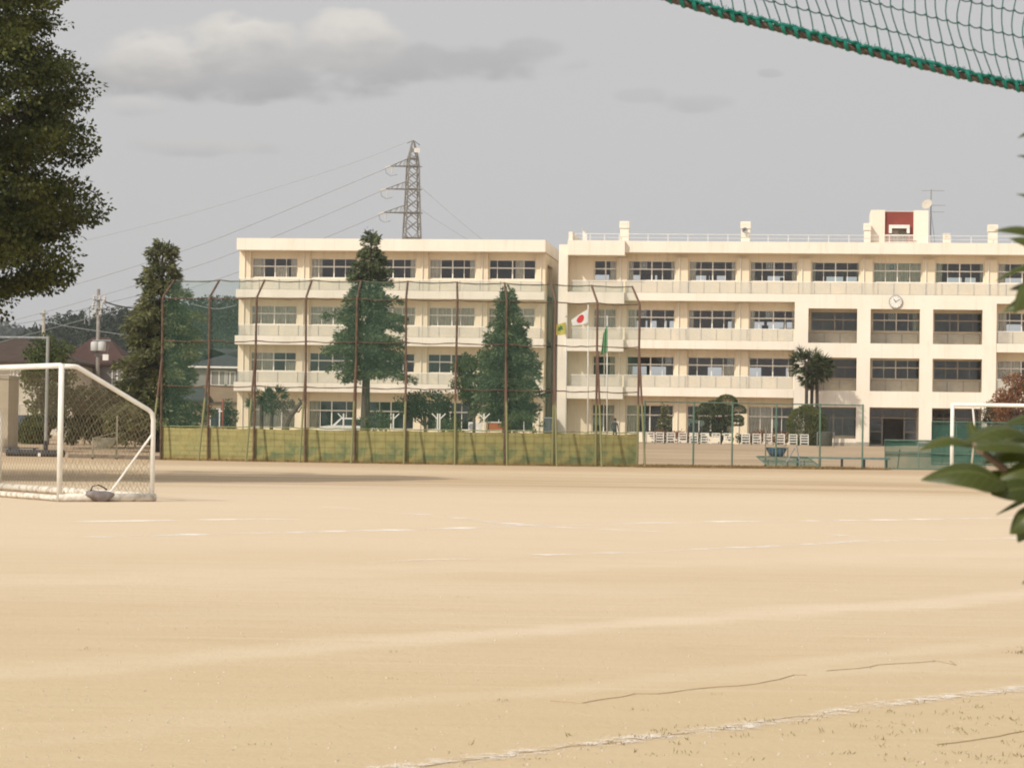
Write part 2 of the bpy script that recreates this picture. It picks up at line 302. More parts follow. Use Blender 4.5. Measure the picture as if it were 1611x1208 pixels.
# ------------------------------------------------------------------ ground
def build_ground():
    xs = [-1500, -600, -300, -150, -80, -40, -20, -10, 0, 10, 20, 40, 80, 150, 300, 600, 1500]
    ys = [-300, -60, -10, 0, 10, 20, 30, 45, 60, 75, 90]+[97+i*4 for i in range(26)]+[220, 300, 500, 900, 2500]
    v = [(x, y, ground(y)) for y in ys for x in xs]; n = len(xs)
    f = [(j*n+i, j*n+i+1, (j+1)*n+i+1, (j+1)*n+i) for j in range(len(ys)-1) for i in range(n-1)]
    me = bpy.data.meshes.new('ground'); me.from_pydata(v, [], f); me.polygons.foreach_set('use_smooth', [True]*len(f)); me.update()
    m = bpy.data.materials.new('packed_sand'); m.use_nodes = True; nn, l = m.node_tree.nodes, m.node_tree.links
    b = nn['Principled BSDF']; b.inputs['Roughness'].default_value = 0.95; b.inputs['Specular IOR Level'].default_value = 0.1
    t = nn.new('ShaderNodeTexCoord')
    def noise(scale, st, det=5, rough=0.55, rot=0):
        mp = nn.new('ShaderNodeMapping'); mp.inputs['Scale'].default_value = st; mp.inputs['Rotation'].default_value = (0, 0, rot); l.new(t.outputs['Object'], mp.inputs[0])
        z = nn.new('ShaderNodeTexNoise'); z.inputs['Scale'].default_value = scale; z.inputs['Detail'].default_value = det; z.inputs['Roughness'].default_value = rough
        l.new(mp.outputs[0], z.inputs['Vector']); return z.outputs['Fac']
    def rng_(x, a, b_, c=0.0, d=1.0):
        r = nn.new('ShaderNodeMapRange'); r.interpolation_type = 'SMOOTHSTEP'; l.new(x, r.inputs[0])
        for i, q in ((1, a), (2, b_), (3, c), (4, d)): r.inputs[i].default_value = q
        return r.outputs[0]
    def mix(f_, a, b_):
        x = nn.new('ShaderNodeMix'); x.data_type = 'RGBA'
        for i, q in ((0, f_), (6, a), (7, b_)):
            if isinstance(q, tuple): x.inputs[i].default_value = (*q, 1)
            elif isinstance(q, float): x.inputs[i].default_value = q
            else: l.new(q, x.inputs[i])
        return x.outputs[2]
    def mth(op, a, b_):
        x = nn.new('ShaderNodeMath'); x.operation = op
        for i, q in enumerate((a, b_)):
            if isinstance(q, float): x.inputs[i].default_value = q
            else: l.new(q, x.inputs[i])
        return x.outputs[0]
    c = mix(rng_(noise(0.10, (1, 1.5, 1), 6, rot=0.12), 0.33, 0.70), (0.62, 0.49, 0.335), (0.575, 0.44, 0.28))
    c = mix(mth('MULTIPLY', rng_(noise(0.35, (0.35, 1.3, 1), 7, 0.6, rot=0.16), 0.45, 0.75), 0.5), c, (0.65, 0.535, 0.39))        # pale raked streaks
    c = mix(mth('MULTIPLY', rng_(noise(0.6, (0.3, 1.2, 1), 8, 0.65, rot=0.2), 0.52, 0.75), 0.45), c, (0.50, 0.38, 0.225))
    c = mix(mth('MULTIPLY', rng_(noise(2.3, (0.7, 1.4, 1), 8, 0.7, rot=0.3), 0.5, 0.72), 0.35), c, (0.5, 0.37, 0.22))
    c = mix(mth('MULTIPLY', rng_(noise(22, (1, 1, 1), 5, 0.75), 0.52, 0.7), 0.3), c, (0.46, 0.35, 0.22))
    c = mix(mth('MULTIPLY', rng_(noise(7, (1, 1, 1), 6, 0.65), 0.5, 0.75), 0.25), c, (0.46, 0.34, 0.2))
    c = mix(mth('MULTIPLY', rng_(noise(60, (1, 1, 1), 3, 0.7), 0.60, 0.72), 0.4), c, (0.42, 0.32, 0.2))       # grit
    c = mix(mth('MULTIPLY', rng_(noise(45, (1, 1, 1), 2, 0.6), 0.66, 0.74), 0.5), c, (0.72, 0.65, 0.53))
    c = mix(mth('MULTIPLY', rng_(noise(2.6, (0.14, 3.2, 1), 6, 0.6, rot=0.2), 0.5, 0.72), 0.32), c, (0.50, 0.385, 0.235))      # fine rake streaks
    c = mix(mth('MULTIPLY', rng_(noise(1.7, (0.12, 3.0, 1), 6, 0.6, rot=0.17), 0.52, 0.75), 0.4), c, (0.70, 0.58, 0.43))
    sp = nn.new('ShaderNodeSeparateXYZ'); l.new(t.outputs['Object'], sp.inputs[0])
    for (pa, pb, hw, am) in (((-60, 1060), (1680, 930), .55, .5), ((-60, 915), (1680, 868), 1.2, .22), ((300, 1142), (1680, 1000), .3, .28), ((-60, 1150), (900, 1085), .3, .2)):      # pale swept bands of drier sand
        A, B = G(*pa), G(*pb); d = (B-A).normalized(); nx, ny = -d.y, d.x
        dist = mth('ADD', mth('ADD', mth('MULTIPLY', sp.outputs[0], nx), mth('MULTIPLY', sp.outputs[1], ny)), -(A.x*nx+A.y*ny))
        dist = mth('ABSOLUTE', mth('ADD', dist, mth('MULTIPLY', mth('SUBTRACT', noise(0.7, (1, 1, 1), 5), 0.5), hw*2.2)), 0.0)
        c = mix(mth('MULTIPLY', rng_(dist, hw, hw*.15), mth('MULTIPLY', rng_(noise(1.3, (1, 1, 1), 6, 0.6), 0.2, 0.6, .35, 1.0), am)), c, (0.75, 0.635, 0.50))
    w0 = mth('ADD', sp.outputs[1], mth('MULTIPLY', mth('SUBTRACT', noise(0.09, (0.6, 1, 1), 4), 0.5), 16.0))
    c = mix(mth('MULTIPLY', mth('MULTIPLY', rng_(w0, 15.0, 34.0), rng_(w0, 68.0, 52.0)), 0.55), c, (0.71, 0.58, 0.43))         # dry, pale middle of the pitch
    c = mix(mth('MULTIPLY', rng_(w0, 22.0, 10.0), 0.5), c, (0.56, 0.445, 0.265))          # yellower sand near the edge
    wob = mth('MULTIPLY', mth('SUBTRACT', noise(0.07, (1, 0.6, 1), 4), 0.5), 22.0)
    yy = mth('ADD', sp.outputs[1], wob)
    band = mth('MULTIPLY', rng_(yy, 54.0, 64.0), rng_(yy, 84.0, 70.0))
    c = mix(mth('MULTIPLY', band, mth('MULTIPLY', rng_(noise(0.5, (0.12, 1.2, 1), 4), 0.35, 0.65), 0.75)), c, (0.43, 0.30, 0.18))      # uneven darker brown band across the ground
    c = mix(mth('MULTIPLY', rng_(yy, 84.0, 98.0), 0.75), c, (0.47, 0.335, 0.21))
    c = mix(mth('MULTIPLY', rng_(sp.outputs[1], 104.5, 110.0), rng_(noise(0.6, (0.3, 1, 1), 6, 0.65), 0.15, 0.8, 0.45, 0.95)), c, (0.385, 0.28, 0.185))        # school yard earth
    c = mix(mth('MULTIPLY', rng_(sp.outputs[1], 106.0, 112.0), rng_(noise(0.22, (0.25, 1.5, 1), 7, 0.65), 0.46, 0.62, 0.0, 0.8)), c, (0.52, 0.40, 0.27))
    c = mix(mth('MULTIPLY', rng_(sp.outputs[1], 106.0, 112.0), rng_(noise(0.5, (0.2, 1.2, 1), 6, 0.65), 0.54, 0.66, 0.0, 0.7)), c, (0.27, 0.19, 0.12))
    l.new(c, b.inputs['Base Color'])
    bp = nn.new('ShaderNodeBump'); bp.inputs['Strength'].default_value = 0.55; bp.inputs['Distance'].default_value = 0.02
    l.new(mth('ADD', noise(18, (1, 1, 1), 8, 0.7), mth('MULTIPLY', noise(1.5, (0.4, 1.5, 1), 5), 1.5)), bp.inputs['Height']); l.new(bp.outputs[0], b.inputs['Normal'])
    o = link_mesh('ground', me, m); o['kind'] = 'structure'
build_ground()
def powder(name, col, amount, scale):
    """thin powder on the ground: the vertex attribute 'amount' is how much was laid, noise is how it wore"""
    m = bpy.data.materials.new(name); m.use_nodes = True; n, l = m.node_tree.nodes, m.node_tree.links; b = n['Principled BSDF']; b.inputs['Base Color'].default_value = (*col, 1); b.inputs['Roughness'].default_value = .95; b.inputs['Specular IOR Level'].default_value = .05
    at_ = n.new('ShaderNodeAttribute'); at_.attribute_name = 'amount'; t = n.new('ShaderNodeTexCoord'); z = n.new('ShaderNodeTexNoise'); z.inputs['Scale'].default_value = scale; z.inputs['Detail'].default_value = 5; l.new(t.outputs['Object'], z.inputs['Vector'])
    r = n.new('ShaderNodeMapRange'); r.inputs[1].default_value = .38; r.inputs[2].default_value = .62; l.new(z.outputs['Fac'], r.inputs[0])
    a = n.new('ShaderNodeMath'); a.operation = 'MULTIPLY'; l.new(r.outputs[0], a.inputs[0]); l.new(at_.outputs['Fac'], a.inputs[1])
    q = n.new('ShaderNodeMath'); q.operation = 'MULTIPLY'; l.new(a.outputs[0], q.inputs[0]); q.inputs[1].default_value = amount
    g = n.new('ShaderNodeVectorMath'); g.operation = 'SNAP'; l.new(t.outputs['Object'], g.inputs[0]); g.inputs[1].default_value = (.004, .004, .1)      # separate grains of powder
    wn_ = n.new('ShaderNodeTexWhiteNoise'); wn_.noise_dimensions = '2D'; l.new(g.outputs[0], wn_.inputs['Vector'])
    gr = n.new('ShaderNodeMath'); gr.operation = 'LESS_THAN'; l.new(wn_.outputs['Value'], gr.inputs[0]); l.new(q.outputs[0], gr.inputs[1]); q = gr
    tp = n.new('ShaderNodeBsdfTransparent'); x = n.new('ShaderNodeMixShader'); l.new(q.outputs[0], x.inputs[0]); l.new(tp.outputs[0], x.inputs[1]); l.new(b.outputs[0], x.inputs[2]); l.new(x.outputs[0], n['Material Output'].inputs['Surface']); return m
CHALK = powder('chalk', (.90, .84, .76), 1.0, 1.6); CHALKN = powder('chalk_near', (.84, .76, .66), .8, 12)
def path_pts(px, step=0.25):
    P = [G(*p) for p in px]; out = []
    for a, b in zip(P[:-1], P[1:]):
        k = max(1, int((b-a).length/step))
        out += [a.lerp(b, i/k) for i in range(k)]
    return out+[P[-1]]
LINES = []
def chalk_line(px, w, keep, step=0.22, m=None, name='chalk_line'):
    z = .0012+.0005*len(LINES); LINES.append(z)
    pts = path_pts(px, step); v, f, am = [], [], []; lev = 0.0; off = 0.0; n = len(pts)
    for i, p in enumerate(pts):
        lev = lev*.9+random.gauss(0, .32); off = off*.92+random.gauss(0, .05)*w; k = min(1, max(0, .5+(keep-.5)*2.2+lev*.9))
        d = pts[min(i+1, n-1)]-pts[max(i-1, 0)]; d.z = 0; d.normalize(); nrm = Vector((-d.y, d.x, 0)); ww = w*random.uniform(.85, 1.15)
        for t, a in ((-1, 0), (-.35, k), (.35, k), (1, 0)): v.append(tuple(p+nrm*(t*ww+off)+Vector((0, 0, z)))); am.append(a)
    for i in range(n-1):
        for j in range(3): f.append((i*4+j, i*4+j+1, i*4+5+j, i*4+4+j))
    me = bpy.data.meshes.new(name); me.from_pydata(v, [], f); me.update(); at_ = me.attributes.new('amount', 'FLOAT', 'POINT'); at_.data.foreach_set('value', am)
    o = link_mesh(name, me, m or CHALK); o['kind'] = 'structure'; return o
chalk_line([(140,845),(415,838),(700,831),(835,827),(1120,820.5),(1400,817),(1611,814)], 0.28, 0.7)
chalk_line([(515,797),(700,812),(840,828),(940,832),(1040,836)], 0.27, 0.66)
chalk_line([(845,873),(1020,868),(1200,860),(1350,851),(1480,849),(1611,846)], 0.2, 0.58)
chalk_line([(110,821),(300,818),(460,816)], 0.3, 0.42)
chalk_line([(1190,838),(1280,837),(1350,845)], 0.18, 0.42)
chalk_line([(480,888),(640,882),(840,876)], 0.16, 0.3)
chalk_line([(600,1212),(800,1187),(1080,1153),(1220,1135),(1380,1110),(1440,1104),(1640,1080)], 0.12, 0.9, 0.04, m=CHALKN)
CORD = mat('buried_tape', (0.36, 0.27, 0.17), 0.8, (0.5, 0.38, 0.24), 5)
def cord(px, r, label, seed):
    random.seed(seed); pts = [p+Vector((random.gauss(0, 0.012), random.gauss(0, 0.02), 0.003)) for p in path_pts(px, 0.12)]
    o = MB().tube([p-pts[0] for p in pts], r, 5).build('rope', CORD, None, pts[0]); tag(o, label, 'rope')
cord([(865,1104),(920,1107),(945,1101),(1000,1092),(1030,1092),(1100,1083),(1165,1079),(1210,1072),(1250,1061),(1275,1063)], 0.002, 'long frayed brown cord lying loose across the pale sand', 3)
cord([(1300,1056),(1345,1052),(1380,1046),(1440,1043),(1475,1041),(1500,1046),(1497,1040)], 0.002, 'short curling brown cord end lying on sand right of the long frayed cord', 4)
cord([(600,1213),(700,1200.5),(800,1188),(900,1176),(1000,1164),(1085,1153)], 0.002, 'straight taut marking cord half buried along the near chalk line', 5)
cord([(1130,1147),(1200,1137),(1275,1126)], 0.002, 'short straight piece of cord lying in the widest part of the chalk line', 6)
cord([(1475,1174),(1550,1162),(1640,1148)], 0.0022, 'dark straight cord nearest the camera among grass tufts', 8)
# low grass and dead tufts
def grass(name, pts, h, per, m, spread=0.05):
    C, D, L = [], [], []
    for p in pts:
        k = random.randint(max(1, per//2), per); hh = h*random.uniform(0.5, 1.3)
        for _ in range(k):
            C.append((p.x+random.gauss(0, spread), p.y+random.gauss(0, spread), p.z)); D.append((random.gauss(0, 0.6), random.gauss(0, 0.6), 0.8)); L.append(hh*random.uniform(0.5, 1.2))
    L = np.array(L); o = leaf_mesh(name, C, unit(np.array(D)), L, np.maximum(L*0.12, 0.004), m); o['kind'] = 'stuff'; tag(o, cat='grass'); return o
DRYG = leafmat('dry_grass', (0.10, 0.085, 0.03), (0.30, 0.22, 0.09), 0.2, clump=2)
random.seed(21); tp = []
for _ in range(34):
    t = random.random(); tp.append(G(860+t*760+random.gauss(0, 30), 1158-t*70+abs(random.gauss(0, 16))+4))
for _ in range(34): tp.append(G(random.uniform(1380, 1640), random.uniform(1130, 1206)))
for _ in range(14): tp.append(G(random.uniform(1590, 1640), random.uniform(1020, 1030)))
for _ in range(10): tp.append(G(random.uniform(680, 1300), random.uniform(1170, 1206)))
for _ in range(12): tp.append(G(random.uniform(0, 1611), random.uniform(860, 1200)))
pb = MB(); random.seed(44)
for _ in range(750):
    q = G(random.uniform(-20, 1630), 1208-random.random()**1.3*330); r_ = random.uniform(.004, .011)
    vs = [q+Vector((math.cos(a)*r_*random.uniform(.7, 1.2), math.sin(a)*r_*random.uniform(.7, 1.2), 0)) for a in (0, 1.26, 2.5, 3.8, 5.0)]+[q+Vector((0, 0, r_*.8))]
    pb.add(vs, [(i, (i+1) % 5, 5) for i in range(5)])
po = pb.build('pebbles', mat('small_stones', (.36, .29, .2), .9, (.58, .5, .4), 40)); po['kind'] = 'stuff'; tag(po, 'small stones and grit scattered over the sand', 'pebbles')
tag(grass('grass_tufts', tp, 0.024, 8, DRYG, 0.03), 'sparse low grass tufts scattered along the near chalk line')

# ------------------------------------------------------------------ school buildings (local x along the front, y into the building)
TH = R_(6.5)
ex = Vector((math.cos(TH), -math.sin(TH), 0)); ey = Vector((math.sin(TH), math.cos(TH), 0)); BO = Vector((0, 192, 0))
def bl(s, y, z): return BO+ex*s+ey*y+Vector((0, 0, z))
YW = 1.4
GZ = 0.55
def frame_mb(w, h, tr, cols=4, th=0.05, door=False):
    """window sash: outer frame, mullions, transom at tr; local x 0..w, z 0..h"""
    mb = MB(); mb.box(0, th, 0, .08, 0, h); mb.box(w-th, w, 0, .08, 0, h); mb.box(th, w-th, 0, .08, 0, th); mb.box(th, w-th, 0, .08, h-th, h)
    for i in range(1, cols):
        t = .045 if i*2 == cols else .022; x = w*i/cols
        if i*2 != cols and not door and random.random() < .4: x += random.uniform(-.3, .3)      # a sash slid part open
        mb.box(x-t, x+t, .004, .076, th, h-th)
    if tr: mb.box(th, w-th, -.006, .086, tr-.045, tr+.045)
    return mb
def curtain_mb(x0, x1, z0, z1):
    mb = MB(); n = max(6, int((x1-x0)/0.07)); vs = []; fs = []
    for i in range(n+1):
        x = x0+(x1-x0)*i/n; y = 0.05*math.sin(i*1.9)+0.03*math.sin(i*0.7+x0*5); flare = 0.0
        vs += [(x, y, z0), (x, y*0.6, z1)]
    for i in range(n): fs.append((2*i, 2*i+2, 2*i+3, 2*i+1))
    return mb.add(vs, fs)
def window(parent, s, z0, w, h, tr, cur=(), glass=None, sash=None, y=YW+0.12, cols=4, notice=None):
    f = frame_mb(w, h, tr, cols).build('window', sash or SASH, parent, (s, y, z0))
    MB().quad((0.03, 0.04, 0.03), (w-.03, 0.04, 0.03), (w-.03, 0.04, h-.03), (0.03, 0.04, h-.03)).build('pane', glass or GLASS, f)
    cur = [(max(0, a+random.uniform(-.03, .03)) if a > 0 else 0, min(1, b+random.uniform(-.04, .04)) if b < 1 else 1, c, d) for a, b, c, d in cur]
    for (a, b, c, d) in cur: curtain_mb(a*w, b*w, c*h+.03, d*h).build('curtain', CURT, f, (0, 0.14, 0))
    if notice:
        n = MB().box(notice*w-.22, notice*w+.22, .12, .14, h*.62, h*.95).build('notice', WHITE, f)
        MB().box(notice*w-.14, notice*w-.10, .105, .118, h*.67, h*.9).box(notice*w+.10, notice*w+.14, .105, .118, h*.67, h*.9).box(notice*w-.10, notice*w+.10, .105, .118, h*.67, h*.70).box(notice*w-.10, notice*w+.10, .105, .118, h*.87, h*.9).box(notice*w-.05, notice*w+.05, .105, .118, h*.77, h*.8).build('printed_mark', DARK, n)
    return f
def balustrade(parent, s0, s1, z, h, pitch, y=0.07, rail=True, railm=None, ret=True):
    p = MB(); q = MB(); n = max(1, round((s1-s0)/pitch)); st = (s1-s0)/n
    for i in range(n): p.quad((s0+i*st+.03, y, z+.05), (s0+(i+1)*st-.03, y, z+.05), (s0+(i+1)*st-.03, y, z+h-.06), (s0+i*st+.03, y, z+h-.06))
    for i in range(n+1): q.box(s0+i*st-.022, s0+i*st+.022, y-.02, y+.03, z, z+h-.03)
    if ret:
        for s in (s0, s1): p.quad((s, y+.05, z+.05), (s, YW-.05, z+.05), (s, YW-.05, z+h-.06), (s, y+.05, z+h-.06))
    q.box(s0, s1, y-.015, y+.025, z+.012, z+.04); o = p.build('balustrade_panel', FROST, parent); q.build('balustrade_frame', GREYM, o)
    MB().tube([(s0-.02, y, z+h), (s1+.02, y, z+h)], 0.035, 8).build('handrail', railm or WHITE, o)
    return o
SLABS = [(4.20, 4.88), (7.77, 8.43), (11.36, 11.96)]
WIN = [(1.45, 2.1, 1.35), (5.78, 1.44, 0.84), (9.36, 1.42, 0.83), (12.97, 1.48, 0.86)]      # sill z, height, transom by storey

def left_block():
    B = thing('school_building', 'cream four storey school block with wide white roof band, behind the tall conifers', 'building', BO, -TH)
    s0, s1 = -21.42, 2.3; depth = 11.5; starts = [-20.44+4.6*i for i in range(5)]
    holes = [(a, a+3.55, z, z+h) for a in starts for (z, h, t) in WIN]
    mb = MB(); wall_holes(mb, s0, s1, GZ-1, 15.3, YW, holes, 0.2)
    mb.quad((s0, YW, GZ-1), (s0, YW, 15.3), (s0, depth, 15.3), (s0, depth, GZ-1))
    mb.quad((s0, depth, GZ-1), (s0, depth, 15.3), (s1, depth, 15.3), (s1, depth, GZ-1))
    # gable wall on the right with its tall recess
    r0, r1, rz = 2.6, 6.6, 14.2
    for (ya, yb, za, zb) in ((YW, r0, GZ-1, 15.3), (r1, depth, GZ-1, 15.3), (r0, r1, rz, 15.3)):
        mb.quad((s1, ya, za), (s1, yb, za), (s1, yb, zb), (s1, ya, zb))
    mb.quad((s1-.25, r0, GZ-1), (s1-.25, r1, GZ-1), (s1-.25, r1, rz), (s1-.25, r0, rz))
    mb.quad((s1, r0, GZ-1), (s1-.25, r0, GZ-1), (s1-.25, r0, rz), (s1, r0, rz)); mb.quad((s1, r1, GZ-1), (s1, r1, rz), (s1-.25, r1, rz), (s1-.25, r1, GZ-1))
    mb.quad((s1, r0, rz), (s1-.25, r0, rz), (s1-.25, r1, rz), (s1, r1, rz))
    mb.build('wall', CREAM, B)
    MB().box(-21.37, 2.38, 0, depth+.1, 14.98, 15.88).build('roof', CREAM2, B)
    mb = MB()
    for i in range(6):
        a = (s0+.02 if i == 0 else starts[i-1]+3.62); b = (starts[i]-.07 if i < 5 else s1-.02)
        zs = [GZ-1]+[z for ab in SLABS for z in ab]+[14.98]
        mb = MB()
        for k in range(0, 8, 2): mb.box(a, b, YW-.22, YW-.002, zs[k]+.002, zs[k+1]-.002)
        mb.build('pillar', CREAM, B)
    for i in range(6):
        x = s0+.45 if i == 0 else (starts[i-1]+4.1 if i < 5 else s1-.35)
        MB().tube([(x, YW-.29, GZ), (x, YW-.29, 14.9)], 0.05, 6).build('downpipe', CREAM2, B)
    mb = MB()
    for (a, b) in SLABS: mb.box(s0+.02, s1-.02, YW+.25, depth-.05, a+.2, b-.1)
    mb.box(s0+.02, s1-.3, 7.6, 7.8, GZ-.5, 15).box(s0+.05, s1-.3, YW+.25, 7.5, 14.4, 14.55)
    for i in range(1, 5): mb.box(starts[i]-.6, starts[i]-.5, YW+.25, 7.55, GZ-.5, 14.4)
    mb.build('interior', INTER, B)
    for k, (a, b) in enumerate(SLABS):
        o = MB().box(-21.37-(2-k)*.03, 2.36, 0, YW-.004, a, b, .0).build('balcony', CREAM2, B)
        balustrade(o, s0+.3, 2.1, b, 0.82, 1.53, railm=SASH)
    full = ((0, 1, 0, 1),)
    C = {3: [((0, .22, 0, 1), (.5, .78, 0, .55), (.86, 1, 0, 1)), ((0, .2, 0, 1),), ((.9, 1, 0, 1),), ((0, .22, 0, 1), (.88, 1, 0, 1)), ((.55, .72, 0, 1),)],
         2: [full, full, full, full, ((0, .42, 0, 1), (.5, 1, 0, 1))],
         1: [((0, .5, 0, 1), (.76, 1, 0, .5)), ((.5, 1, 0, .5),), (), ((.9, 1, 0, 1),), ()],
         0: [full, ((0, .25, 0, 1),), (), (), ()]}
    for st, (z, h, t) in enumerate(WIN):
        for i, a in enumerate(starts): window(B, a, z, 3.55, h, t, C[st][i])
    return B
left_block()

def right_block():
    B = thing('school_building', 'long cream school block with a clock, roof railing and square recessed openings', 'building', BO, -TH)
    s0, s1, depth = 4.1, 45.0, 10.0; starts = [8.58+4.6*i for i in range(8)]
    holes = [(a, a+3.55, z, z+h) for a in starts for k, (z, h, t) in enumerate(WIN) if not (k == 0 and a in (starts[4], starts[5]))]
    holes += [(6.0, 7.7, z, z+h) for (z, h, t) in WIN]
    D0_, D1_ = 26.85, 30.35
    holes += [(D0_, D1_, .75, 3.55), (31.4, 34.95, .75, 3.55)]
    ZA, ZB, YF = 21.35, 35.85, 2.6; zf = 11.6; mb = MB()
    inz = lambda h: ZA < h[0] < ZB and h[2] < zf
    wall_holes(mb, s0, s1, zf, 15.3, YW, [h for h in holes if h[2] > zf], 0.2)
    for a, b in ((s0, ZA), (ZB, s1)): wall_holes(mb, a, b, GZ-1, zf, YW, [h for h in holes if a < h[0] < b and h[2] < zf], 0.2)
    wall_holes(mb, ZA, ZB, GZ-1, zf, YF, [h for h in holes if inz(h)], 0.2)
    for x in (ZA, ZB): mb.quad((x, YW, GZ-1), (x, YF, GZ-1), (x, YF, zf), (x, YW, zf))
    mb.quad((ZA, YW, zf), (ZB, YW, zf), (ZB, YF, zf), (ZA, YF, zf))
    mb.quad((s0, YW, GZ-1), (s0, YW, 15.3), (s0, depth, 15.3), (s0, depth, GZ-1)); mb.quad((s1, YW, GZ-1), (s1, depth, GZ-1), (s1, depth, 15.3), (s1, YW, 15.3))
    bh = []
    for k, z in enumerate((1.9, 5.95, 9.55, 13.15)):
        for i in range(26):
            x = 5.2+i*1.53
            if not (20.5 < x < 36.5 and k < 3) and random.random() < .6: bh.append((x, x+1.3, z+.1, z+0.75))
    wall_holes(mb, s0, s1, GZ-1, 15.3, depth, bh, 0.2, 1)
    mb.build('wall', CREAM, B)
    # stair bay slabs and fin on the left
    mb = MB().box(3.42, 4.098, 0.0, 3, GZ-1, 15.55).box(3.42, 4.098, 3, 12, GZ-1, 15.2)
    mb.build('fin_wall', CREAM2, B)
    rf = MB().box(8.42, s1, 0, depth+.1, 15.0, 15.85).box(4.104, 8.416, -.45, depth+.1, 14.74, 15.84).build('roof', CREAM2, B)
    mb = MB()
    gaps = [(4.12, 5.93), (7.76, 8.51)]+[(a+3.62, a+4.53) for a in starts[:-1]]
    for (a, b) in gaps:
        zs = [GZ-1]+[z for ab in SLABS for z in ab]+[14.7]
        mb = MB()
        for k in range(6 if ZA < a < ZB-1 else 0, 8, 2): mb.box(a, b, YW-.22 if a > 5 else YW-.05, YW-.002, zs[k]+.002, zs[k+1]-.002)
        mb.build('pillar', CREAM, B)
    for i, (a, b) in enumerate(gaps[1:]):
        x = a+.25; mb = MB()
        for (z0, z1) in ((GZ, 4.18), (4.9, 7.75), (8.45, 11.34), (11.98, 14.7))[3 if ZA < x < ZB-.8 else 0:]: mb.tube([(x, YW-.29, z0), (x, YW-.29, z1)], 0.05, 6)
        mb.build('downpipe', SASH, B)
    mb = MB()
    for (a, b) in SLABS: mb.box(s0+.02, s1-.02, YW+.25 if a > 11 else YF+.25, depth-.25, a+.2, b-.1)
    mb.box(s0+.05, s1-.05, YW+.25, depth-.25, 14.5, 14.65)
    mb.box(21.3, 36, 6.0, 6.1, 4.3, 11.4)
    for a in starts[::2]: mb.box(a-.55, a-.45, YW+.25, depth-.25, GZ-.5, 14.5)
    for k, z in enumerate((1.2, 4.9, 8.45, 12.0)):
        for i in range(0, 30): 
            if random.random() < .62: mb.box(5.0+i*1.36, 5.0+i*1.36+random.uniform(.5, 1.3), 7.2, 7.3, z, z+random.uniform(.9, 2.3))
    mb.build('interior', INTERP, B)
    # balconies: 4F runs the whole length; 2F and 3F stop at the flush front
    for k, (a, b) in enumerate(SLABS):
        o = MB().box(8.42, 21.14 if k < 2 else s1, 0, YW-.004, a+.02, b).build('balcony', CREAM2, B)
        balustrade(o, 8.5, 21.05 if k < 2 else s1-.1, b, 0.88, 1.17, ret=False)
        o = MB().box(4.104, 8.416, -.45, YW-.054, a-.25, b).build('balcony', CREAM2, B)
        balustrade(o, 4.5, 8.3, b, 0.84, 1.26, y=-.36, ret=False)
        if k < 2:
            o = MB().box(36.02, s1, 0, YW-.004, a+.02, b).build('balcony', CREAM2, B); balustrade(o, 36.1, s1-.1, b, 0.88, 1.17, ret=False)
    # flush front with nine openings
    cols = [(22.17, 25.78), (26.77, 30.4), (31.36, 34.98)]; mb = MB()
    hs_ = [(a, b, 8.34, 10.91) for a, b in cols]+[(a, b, 4.8, 7.26) for a, b in cols]+[(cols[0][0], cols[0][1], 1.25, 3.58), (cols[1][0], cols[1][1], .62, 3.6), (cols[2][0], cols[2][1], .62, 3.6)]
    wall_holes(mb, 21.15, 36.0, GZ-1, 11.378, -.004, hs_, 0.35)
    mb.quad((21.15, -.004, GZ-1), (21.15, -.004, 11.378), (21.15, YW, 11.378), (21.15, YW, GZ-1)); mb.quad((36, -.004, GZ-1), (36, YW, GZ-1), (36, YW, 11.378), (36, -.004, 11.378))
    mb.build('flush_front', CREAM2, B)
    mb = MB()
    for (a, b) in SLABS[:2]: mb.box(21.2, 35.95, .36, YF-.01, a+.1, b-.3)
    mb.build('balcony_floor', CREAM, B)
    for a, b in cols:
        for z in (8.34, 4.8): balustrade(B, a+.03, b-.03, z, 0.86, 1.2, y=YF-.25, ret=False, railm=SASHD)
    # plinth under the flush front
    mb = MB()
    for a, b in ((21.1, 22.1), (25.8, 26.75), (30.42, 31.34), (35.0, 36.05)): mb.box(a, b, -.05, -.006, GZ-1, 1.0)
    mb.box(22.1, 25.8, -.03, -.006, GZ-1, .95).build('plinth', CONC, B)
    full = ((0, 1, 0, 1),)
    ends = ((0, .12, 0, 1), (.9, 1, 0, 1))
    C = {3: [ends, ends, ends, ((0, .08, 0, 1), (.93, 1, 0, 1)), full, ends, ((0, .12, 0, 1),), ends],
         2: [((0, .2, 0, 1),), ends, ends, (), ((.85, 1, 0, 1),), (), ((0, .15, 0, 1),), ()],
         1: [((0, .12, 0, .5),), ((.7, 1, 0, .6),), ((.8, 1, 0, .5),), (), (), (), ((0, .5, 0, 1),), ()],
         0: [((0, .25, 0, 1),), ((.88, 1, 0, 1),), ((0, .5, 0, 1),), (), (), (), (), ()]}
    NOT = {(3, 0): .33, (3, 2): .4, (2, 0): .33, (2, 2): .4, (1, 0): .88, (1, 1): .9, (3, 4): .38, (2, 4): .4, (3, 7): .35}
    for st, (z, h, t) in enumerate(WIN):
        for i, a in enumerate(starts):
            if st == 0 and i in (4, 5): continue
            flush = st < 3 and i in (3, 4, 5)
            window(B, a, z, 3.55, h, t, C[st][i], GLASS_G if (i in (3, 4, 5)) else GLASS, SASHD if flush and i != 4 else SASH, (YF if flush else YW)+.12, notice=NOT.get((st, i)))
        window(B, 6.0, z, 1.7, h, t, ((.72, 1, 0, 1),) if st != 2 else full, cols=2)
    # entrance: frame with open middle, second bay glazed to the ground
    d = MB(); w = D1_-D0_; h = 2.8
